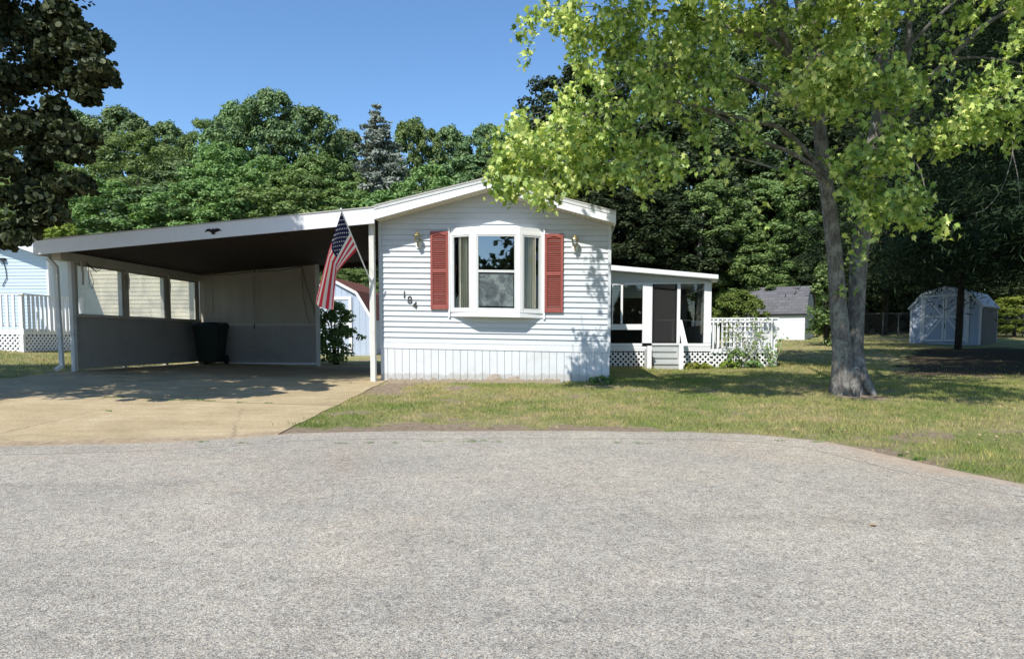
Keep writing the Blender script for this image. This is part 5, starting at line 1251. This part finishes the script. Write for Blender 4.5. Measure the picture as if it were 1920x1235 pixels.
pine(2420, 16.5, 15, 9.5, .14, 'unseen second pine added beyond the right edge for its shade', 5, .2, 1.0)  # unseen pine added to shade the pines inside the view
random.seed(99)

# ------------------------------------------------------------------ shrubs
def shrub(name, px, py, Y, wd, ht, nc, per, rc, ls, mat, label, cat='bush', shell=.6, z0=.05, shape=DIAM, stems=6):
    x = (px-960)/1340*Y; o = empty(name, (x, Y, hf(x, Y)), 0, label, cat)
    c = crown_points(nc, ht, wd, z0, 1, shell); rad = RNG.uniform(.7, 1.2, nc)*rc; c[:, 2] -= rad*.5
    p, n_ = clusters_to_leaves(c, rad, per); me = leafmesh('foliage', p, n_, RNG.uniform(.7, 1.3, len(p))*ls, shape); link('foliage', me, mat, o)
    mb = MB()
    for k in range(stems): a = k*2.4; mb.tube([(.05*math.cos(a), .05*math.sin(a), -.1), (.2*wd*math.cos(a)*.5, .2*wd*math.sin(a)*.5, ht*.45), (.3*wd*math.cos(a), .3*wd*math.sin(a), ht*.85)], [.02*ht/2+.008, .012*ht/2+.005, .004], 5)
    mb.build('stems', M['darkbark'], o); return o
shrub('round_yew', 1381, 600, 26, 1.95, P(1381, 541, 26).z-hf(8.2, 26), 190, 120, .17, .075, FM['bushy'], 'rounded bright green clipped bush behind the deck railing', shell=.85)
shrub('lilac_shrub', 630, 680, 20.3, 1.05, P(628, 562, 20.3).z-hf(-5, 20.3), 110, 34, .16, .10, FM['light'], 'loose green leafy shrub at the open rear corner of the carport', z0=.06, stems=9)
shrub('small_tree', 1548, 640, 29, 1.2, 3.4, 34, 70, .3, .13, FM['light'], 'multi-stemmed leafy sapling beside the white garden shed', 'tree', stems=8)
# vines and flowers at the deck
def vine(label, x0, x1, z0, z1, n, seed):
    rr = random.Random(seed); o = empty('climbing_vine', HF.o, HF.yaw, label, 'vine'); mb = MB(); P_ = []
    for k in range(n):
        x = rr.uniform(x0, x1); pts = [Vector((x, C6-.2, z0))]
        tx_ = rr.uniform(x0-.25, x1+.25); H_ = rr.uniform(.45, 1)*(z1-z0)
        for s in range(1, 7): t = s/6; pts.append(Vector((lerp(x, tx_, t)+rr.uniform(-.05, .05), C6-.2+rr.uniform(-.07, .04), z0+H_*t)))
        mb.tube(pts, .005, 4, cap=False)
        for p in pts[1:]:
            for q in range(4): P_.append(p+Vector((rr.gauss(0, .06), rr.gauss(0, .03), rr.gauss(0, .06))))
    mb.build('stems', M['beam'], o); P_ = np.array([tuple(p) for p in P_]); link('leaves', leafmesh('leaves', P_, RNG.normal(size=P_.shape)+np.array([0,-1,.5]), RNG.uniform(.04, .09, len(P_)), OVAL), FM['light'], o)
vine('thin leafy vine climbing the trellis at the middle of the deck', S(1365, 640).x, S(1420, 640).x, HF.gz(6, C6), zrl+.1, 9, 5)
vine('sparse twiggy vine at the right end of the deck railing', S(1425, 640).x, S(1455, 640).x, HF.gz(7, C6), zrl-.15, 4, 6)
for px, mt, lb, w_, h_ in ((1303, 'yellow', 'clump of yellow-green leaves left under the deck lattice', .5, .17), (1318, 'yellow', 'yellow-green leaf clump right of the first under the lattice', .35, .15), (1367, 'yellow', 'yellowish plant clump under the trellis', .45, .22), (1378, 'green', 'taller blue-green plant under the trellis', .35, .55), (1412, 'light', 'small green plant behind the long pale stone', .4, .2)):
    shrub('garden_plant', px, 682, 18.85, w_, h_, 22, 22, .06, .07, FM[mt], lb, 'plant', stems=4)
shrub('weed_clump', 1128, 718, 13.0, .55, .14, 20, 20, .05, .05, FM['green'], 'green weed clump at the right foot of the skirting', 'plant', stems=4)

# ------------------------------------------------------------------ the maple
ML = leafmat('maple_leaves', [(.07,.11,.023), (.18,.255,.052), (.39,.47,.125), (.66,.66,.23)], .32, .42, .05, .9, tint=1.3, hue=.481)
mo = empty('maple_tree', TB, 0, 'large yellow-green maple with a forked grey trunk on the lawn', 'tree'); to = Vector(TB)
def mp(px, py, Y): return P(px, py, Y)-to
YT = TB.y
mb = MB()
def limb(pts, rad, n=12):
    # resample smooth
    q = []; rr_ = []
    for i in range(len(pts)-1):
        p0 = pts[max(i-1,0)]; p1 = pts[i]; p2 = pts[i+1]; p3 = pts[min(i+2,len(pts)-1)]
        for k in range(5):
            t = k/5; q.append(.5*((2*p1)+(p2-p0)*t+(2*p0-5*p1+4*p2-p3)*t*t+(3*p1-p0-3*p2+p3)*t**3)); rr_.append(lerp(rad[i], rad[i+1], t))
    q.append(pts[-1]); rr_.append(rad[-1]); mb.tube(q, rr_, n); return q
L1 = [mp(1582,748,YT), mp(1580,715,YT), mp(1579,660,YT), mp(1573,590,YT-.02), mp(1567,500,YT-.05), mp(1556,400,YT-.1), mp(1543,300,YT-.15), mp(1534,200,YT-.2), mp(1530,90,YT-.1), mp(1535,-60,YT)]
R1 = [.22, .185, .152, .135, .120, .110, .105, .09, .08, .06]
L2_ = [mp(1612,748,YT+.05), mp(1608,715,YT+.08), mp(1602,660,YT+.1), mp(1607,590,YT+.12), mp(1613,500,YT+.1), mp(1622,420,YT+.1), mp(1633,300,YT+.1), mp(1648,200,YT+.1), mp(1658,60,YT+.1), mp(1650,-100,YT+.1), mp(1640,-300,YT)]
R2 = [.22, .18, .142, .115, .105, .108, .104, .10, .09, .08, .05]
limb(L1, R1, 18); limb(L2_, R2, 18)
limb([mp(1594,752,YT-.02), mp(1594,720,YT-.0), mp(1592,685,YT+.06), mp(1594,660,YT+.08)], [.24,.19,.13,.06], 16)
limb([mp(1597,640,YT+.16), mp(1596,560,YT+.18), mp(1600,480,YT+.16), mp(1610,420,YT+.12)], [.06,.045,.045,.045], 10)
for a in range(6):            # root flare
    an = a*1.05+.3; e = Vector((math.cos(an)*.37, math.sin(an)*.34, 0)); limb([Vector((math.cos(an)*.10, math.sin(an)*.10, .42)), Vector((math.cos(an)*.24, math.sin(an)*.2, .16)), e+Vector((0,0,-.03+hf(to.x+e.x, to.y+e.y)-to.z))], [.10,.09,.03], 8)
mb.build('trunk', M['bark'], mo, True)
def boughs(name, specs):
    global mb
    out = []
    for pts, rad in specs: mb = MB(); q = limb([mp(*p) for p in pts], rad, 8); mb.build(name, M['bark'], mo, True); out.append(q)
    return out
BR = boughs('branch', [
 ([(1535,215,YT-.2),(1500,150,YT-.3),(1478,90,YT-.3),(1455,30,YT-.4),(1440,-60,YT-.5)], [.07,.062,.055,.05,.04]),
 ([(1485,110,YT-.3),(1440,72,YT-.4),(1390,60,YT-.5),(1330,40,YT-.6),(1240,20,YT-.7),(1120,30,YT-.8),(1020,45,YT-.8)], [.045,.036,.03,.024,.018,.012,.006]),
 ([(1538,240,YT-.2),(1480,190,YT-.3),(1400,150,YT-.5),(1300,120,YT-.7),(1200,140,YT-.8),(1120,185,YT-.9)], [.05,.04,.032,.024,.016,.008]),
 ([(1545,320,YT-.2),(1470,245,YT-.3),(1400,225,YT-.5),(1330,205,YT-.6),(1250,180,YT-.7)], [.045,.036,.028,.02,.01]),
 ([(1340,200,YT-.6),(1260,120,YT-.7),(1180,155,YT-.9),(1100,205,YT-1.0),(1020,260,YT-1.0)], [.02,.018,.014,.010,.005]),
 ([(1548,330,YT-.2),(1490,290,YT-.4),(1420,260,YT-.5),(1340,215,YT-.5),(1250,190,YT-.8),(1130,205,YT-1),(1010,265,YT-1.1)], [.04,.034,.028,.022,.017,.011,.005]),
 ([(1556,345,YT-.2),(1520,325,YT-.4),(1470,320,YT-.6),(1400,300,YT-.7),(1340,290,YT-.9)], [.03,.022,.018,.013,.006]),
 ([(1645,230,YT+.1),(1700,190,YT-.1),(1780,110,YT-.5),(1850,45,YT-.8),(1915,10,YT-1)], [.07,.05,.04,.032,.02]),
 ([(1660,200,YT),(1700,110,YT-.2),(1705,20,YT-.3),(1715,-60,YT-.3)], [.06,.05,.045,.03]),
 ([(1690,100,YT-.2),(1760,30,YT-.5),(1830,-30,YT-.8)], [.035,.025,.015]),
 ([(1770,115,YT-.5),(1830,108,YT-.8),(1910,120,YT-1.1),(1990,150,YT-1.3)], [.025,.018,.012,.006]),
 ([(1640,270,YT),(1720,200,YT-.4),(1790,130,YT-.7)], [.035,.022,.01]),
 ([(1625,410,YT),(1640,330,YT-.6),(1680,290,YT-1),(1720,310,YT-1.3),(1740,380,YT-1.5)], [.03,.022,.016,.01,.005]),
 ([(1512,312,YT-.3),(1540,300,YT-.9),(1580,275,YT-1.3)], [.012,.009,.004]),
 ([(1897,255,YT-1.4),(1898,290,YT-1.4),(1880,350,YT-1.4),(1850,390,YT-1.4),(1820,402,YT-1.4)], [.008,.007,.006,.004,.002]),
 ([(1898,285,YT-1.4),(1908,330,YT-1.4),(1912,380,YT-1.4),(1906,395,YT-1.4)], [.007,.006,.004,.002]),
 ([(1534,200,YT-.2),(1510,80,YT+.3),(1480,-80,YT+.6),(1440,-260,YT+.8)], [.07,.06,.05,.03]),
 ([(1655,60,YT),(1720,-80,YT+.3),(1800,-240,YT+.6)], [.07,.05,.03]),
])
# leaf sprays: (px, py, depth, half-width px, half-height px, leaves)
SPR = [(985,40,-.9,22,22,45),(1040,30,-.8,40,25,130),(1090,55,-.8,40,30,160),(1140,20,-.8,50,30,200),(1000,90,-.9,14,20,14),(1075,85,-.9,12,18,20),
 (1170,70,-.8,50,40,230),(1240,40,-.6,60,45,260),(1320,30,-.5,60,45,260),(1400,30,-.5,55,45,220),(1110,130,-1,32,26,110),(1180,140,-.8,50,40,190),(1255,120,-.6,55,45,190),
 (1330,110,-.5,50,45,190),(1345,75,-1.1,28,50,110),(1340,150,-1.1,24,34,90),(1050,215,-1,40,30,130),(1120,220,-1,55,35,190),(1200,210,-.8,60,35,170),(1280,200,-.7,50,35,130),
 (990,245,-1,35,28,150),(960,280,-1.05,32,38,190),(1020,285,-1.05,48,40,290),(1085,275,-1.05,50,45,290),(1150,275,-1,50,40,240),(1220,270,-.9,45,35,150),(930,330,-1.05,17,26,55),
 (975,330,-1.05,30,28,150),(1015,345,-1.1,20,28,90),(1065,320,-1.1,32,24,130),(1115,325,-1.1,26,22,90),(1175,320,-1.2,40,20,150),(1250,310,-1.2,26,18,80),(1215,345,-1.1,18,12,26),
 (1010,362,-1.1,14,16,34),(935,352,-1.05,14,12,26),
 (1300,250,-.6,40,30,60),(1370,200,-.6,45,40,110),(1420,150,-.5,40,40,110),(1460,60,-.4,45,60,190),(1390,270,-.7,40,32,60),(1340,300,-1.0,24,18,34),(1460,230,-.5,36,36,60),(1470,310,-.6,34,24,46),
 (1520,20,-.6,55,40,220),(1590,15,-.8,55,40,240),(1660,15,-.7,50,45,210),(1545,130,-1.7,42,36,190),(1600,140,-1.8,46,34,230),(1655,150,-1.7,40,34,180),(1530,170,-1.6,28,34,110),(1580,185,-1.7,36,22,100),(1695,165,-1.5,24,26,70),
 (1600,70,-.8,50,36,150),(1500,110,-.6,36,40,90),(1465,190,-1.0,9,20,16),(1650,260,-1.2,44,28,120),(1610,290,-1.5,30,40,110),(1665,310,-1.6,42,36,190),(1700,350,-1.7,32,40,150),
 (1640,370,-1.6,34,40,140),(1690,395,-1.7,28,26,80),(1735,400,-1.8,20,14,34),(1770,430,-1.8,12,18,24),(1620,440,-1.5,14,26,24),(1620,330,-1.2,30,26,60),(1720,270,-.9,30,20,40),
 (1760,150,-1.2,44,40,130),(1800,220,-1.8,40,28,120),(1850,225,-1.9,40,30,160),(1900,220,-2,34,32,150),(1840,180,-1.6,44,34,150),(1900,150,-1.6,34,36,110),(1780,60,-1,46,40,90),(1860,90,-1.3,40,34,90),(1910,50,-1.5,36,40,130),
 (1740,20,-.9,46,36,120),(1820,15,-1.2,46,30,110),(1890,0,-1.5,46,30,120),(1770,260,-1.5,26,24,50),(1430,400,-.9,22,16,14),(1600,480,-.6,12,14,10),(1590,545,-.2,10,12,8)]
C_, S_ = [], []
tw = MB()
for px, py, dY, rx, ry, n in SPR:
    if px > 1690 and py < 160: n = int(n*.5)
    if 1290 < px < 1500 and py > 130: n = int(n*.75)
    Y = YT+dY; k = rx/1340*Y; c = mp(px, py, Y); nt_ = max(2, n//14)
    hubs = RNG.normal(size=(nt_, 3))*np.array([k*.55, k*.5+.12, ry/1340*Y*.55])+np.array(tuple(c))
    for hb in hubs:
        m_ = max(3, int(n*1.9/nt_)); q = RNG.normal(size=(m_, 3))*np.array([.075, .075, .085]); q[:, 2] -= .05; C_.append(hb+q)
        s0 = Vector(hb)+Vector((random.uniform(-.1,.35), random.uniform(0,.3), random.uniform(.0,.3)))
        tw.tube([s0, (s0+Vector(hb))/2+Vector((0,0,.03)), Vector(hb)], [.006,.004,.002], 4, cap=False)
C_ = np.concatenate(C_); nr_ = RNG.normal(size=C_.shape)*.85+np.array([-.15, -.75, .42])
link('leafy_sprays', leafmesh('leafy_sprays', C_, nr_, RNG.uniform(.06, .135, len(C_)), MAPLEN, down=1.5, fold=.55), ML, mo)
tw.build('twigs', M['bark'], mo)
# upper crown above the picture: unseen, enlarged to cast shade on the lawn
nc = 520; u = RNG.normal(size=(nc, 3)); u /= np.linalg.norm(u, axis=1, keepdims=True); u *= RNG.uniform(.35, 1, (nc, 1))**.5
cc = u*np.array([5.4, 4.9, 3.0])+np.array([8.9, 14.2, 11.0]); fr_z = CAMZ+(634/1340)*cc[:, 1]
cc = cc[cc[:, 2] > fr_z+.55]-np.array(tuple(to))
p, n_ = clusters_to_leaves(cc, RNG.uniform(.4, .75, len(cc)), 75, .6); link('upper_crown', leafmesh('upper_crown', p, n_, RNG.uniform(.13, .22, len(p)), MAPLE, down=.5, fold=.2), ML, mo)

nc = 130; u = RNG.normal(size=(nc, 3)); u /= np.linalg.norm(u, axis=1, keepdims=True); u *= RNG.uniform(.3, 1, (nc, 1))**.5  # unseen leaves added above the view to shade the upper sprays
cc = u*np.array([3.2, 2.3, 1.5])+np.array([3.4, 9.6, 7.9]); cc = cc[cc[:, 2] > CAMZ+.473*cc[:, 1]+.45]-np.array(tuple(to))
p, n_ = clusters_to_leaves(cc, RNG.uniform(.3, .5, len(cc)), 60, .6); link('front_shade_leaves', leafmesh('front_shade_leaves', p, n_, RNG.uniform(.11, .18, len(p)), MAPLE, down=.5, fold=.2), ML, mo)

for cen_, rad_, k_ in (((1.9, 7.8, 6.9), (2.2, 1.3, .8), 80), ((4.6, 6.7, 6.5), (1.9, 1.0, .7), 34)):  # unseen leaf clumps added to dapple the near lawn with shade
    u = RNG.normal(size=(k_, 3)); u /= np.linalg.norm(u, axis=1, keepdims=True); u *= RNG.uniform(.2, 1, (k_, 1))**.5
    cc = u*np.array(rad_)+np.array(cen_); cc = cc[cc[:, 2] > CAMZ+.473*cc[:, 1]+.5]-np.array(tuple(to))
    p, n_ = clusters_to_leaves(cc, RNG.uniform(.22, .38, len(cc)), 50, .6); link('lawn_shade_leaves', leafmesh('lawn_shade_leaves', p, n_, RNG.uniform(.09, .15, len(p)), MAPLE, down=.5, fold=.2), ML, mo)
mb = MB()
for e_ in ((1.9, 7.8, 6.9), (4.6, 6.7, 6.5)): limb([Vector((-.3, 0, 6.0)), (Vector(e_)-to)*.5+Vector((0,0,3.6)), Vector(e_)-to], [.06,.04,.015], 8)  # limbs added to carry the unseen shade clumps
mb.build('branch', M['bark'], mo, True)

# ------------------------------------------------------------------ dark tree at the left
DL = leafmat('bronze_leaves', [(.010,.019,.007), (.018,.030,.011), (.034,.048,.019), (.11,.13,.065)], .12, .5, .03, .8)
lt = empty('bronze_leaved_tree', (-9.6, 9.6, hf(-9.6, 9.6)), 0, 'dark bronze leaved tree overhanging the picture from the left', 'tree'); lo = Vector(lt.location)
nc = 400; u = RNG.normal(size=(nc, 3)); u /= np.linalg.norm(u, axis=1, keepdims=True); u *= RNG.uniform(.25, 1, (nc, 1))**.45
cc = u*np.array([3.75, 2.9, 3.9])+np.array([-9.55, 9.9, 6.75]); 
def pxof(c): return 960+1340*c[:, 0]/c[:, 1], 634-1340*(c[:, 2]-CAMZ)/c[:, 1]
cc = cc-np.array(tuple(lo)); ex_ = []
for px, py, Y_ in [(150,20,9.3),(185,60,9.2),(205,100,9.1),(212,130,9),(185,150,9.2),(180,185,9.4),(150,215,9.4),(165,250,9.3),(195,280,9.2),(185,300,9.3),(160,340,9.3),(140,375,9.4),(110,400,9.4),(85,425,9.3),(50,445,9.3),(20,455,9.2),(120,120,9.5),(120,300,9.6),(60,380,9.5),(100,350,9.4),(140,290,9.1),(70,250,9.2),(30,330,9.3),(140,160,9.6),(100,60,9.6),(60,150,9.4)]:
    for k_ in range(3): q_ = P(px-14, py, Y_+random.uniform(-.3,.3))-lo; ex_.append((q_.x-random.uniform(0,.3), q_.y, q_.z+random.uniform(-.12,.12)))
for k_ in range(75): ex_.append((random.uniform(-10.8,-6.3)-lo.x, random.uniform(9,11.2)-lo.y, random.uniform(7.3,9.8)-lo.z))  # unseen clusters added so the crown shades the carport fascia
n0_ = len(cc); cc = np.concatenate([cc, np.array(ex_)]); rad = np.concatenate([RNG.uniform(.3, .6, n0_), np.where(np.arange(len(ex_)) < len(ex_)-75, RNG.uniform(.10, .24, len(ex_)), .48)]); p, n_ = clusters_to_leaves(cc, rad, 300, .2, tail=.03)
n_ = n_*.4+RNG.normal(size=n_.shape)*.7
link('crown', leafmesh('crown', p, n_, RNG.uniform(.05, .095, len(p)), OVAL, down=.9), DL, lt)
mb = MB(); mb.tube([(0,0,-.3),(0,0,1.2),(.1,.05,2.6),(.0,0,4.5),(0,0,8)], [.3,.24,.2,.15,.05], 14)
for k in range(34):
    a = k*2.4; z = 2.1+k*.17; L_ = 3.1*math.sin(min(1, (k+6)/30)*math.pi)**.5; mb.tube([(0,0,z),(math.cos(a)*L_*.5, math.sin(a)*L_*.4, z+.5),(math.cos(a)*L_, math.sin(a)*L_*.75, z+1.1)], [.07,.04,.012], 6)
mb.build('trunk', M['darkbark'], lt, True)

# ------------------------------------------------------------------ fallen leaves and a wood across the road
lfm = pmat('dry_leaf', (.36,.26,.16), .8, .25, 20)
me = None
for i, (px, py) in enumerate([(1488,812),(1560,812),(1585,815),(1870,826),(1752,838),(1815,838),(1835,823),(1330,812),(1095,748),(1430,798),(1634,848),(1700,851),(1636,990),(1895,800),(1700,760),(1450,760),(1805,800),(915,803),(1045,808),(808,803)]):
    q = G(px, py)
    if me is None:
        b_ = MB(); s_ = .036; b_.poly([(x*s_*1.6, y*s_*1.6, .012+.03*abs(x)) for x, y in MAPLE]); me = b_.build('fallen_leaf', lfm, None); o = me
    else: o = me.copy(); COL.objects.link(o)
    o.location = q+Vector((0,0,.006+(.025 if py < 845 else 0))); o.rotation_euler = (random.uniform(-.3,.3), random.uniform(-.3,.3), random.uniform(0, 6.28))
    tag(o, 'lone dry brown leaf lying on the open road' if py == 990 else 'dry tan leaf on the '+('grass ' if (py < 810 and px != 1560) else 'road edge ')+['below the bay window','below the right shutter','below the sunroom','below the deck','straight below the maple','right of the maple foot','near the right picture edge'][min(6, max(0, (px-800)//130 if px < 1400 else (px-1400)//110+3))], 'leaf', None if py == 990 else 'fallen leaves')
    if py == 990 and 'group' in o: del o['group']
n = 30000; x = RNG.uniform(-60, 60, n); yy = RNG.uniform(-75, -60, n); z = h(x, yy)+RNG.uniform(0, 1, n)*(6+2.5*np.sin(x*.35)+2*np.sin(x*.9)+7*np.exp(-((x+14)/6)**2)); cen = np.stack([x, yy, z], -1)
o = link('far_wood', leafmesh('far_wood', cen, RNG.normal(size=(n, 3))+np.array([0, .5, .6]), RNG.uniform(.6, 1.3, n), DIAM), FM['dark']); tag(o, 'distant wood across the road, mirrored in the bay window', 'wood', kind='stuff')
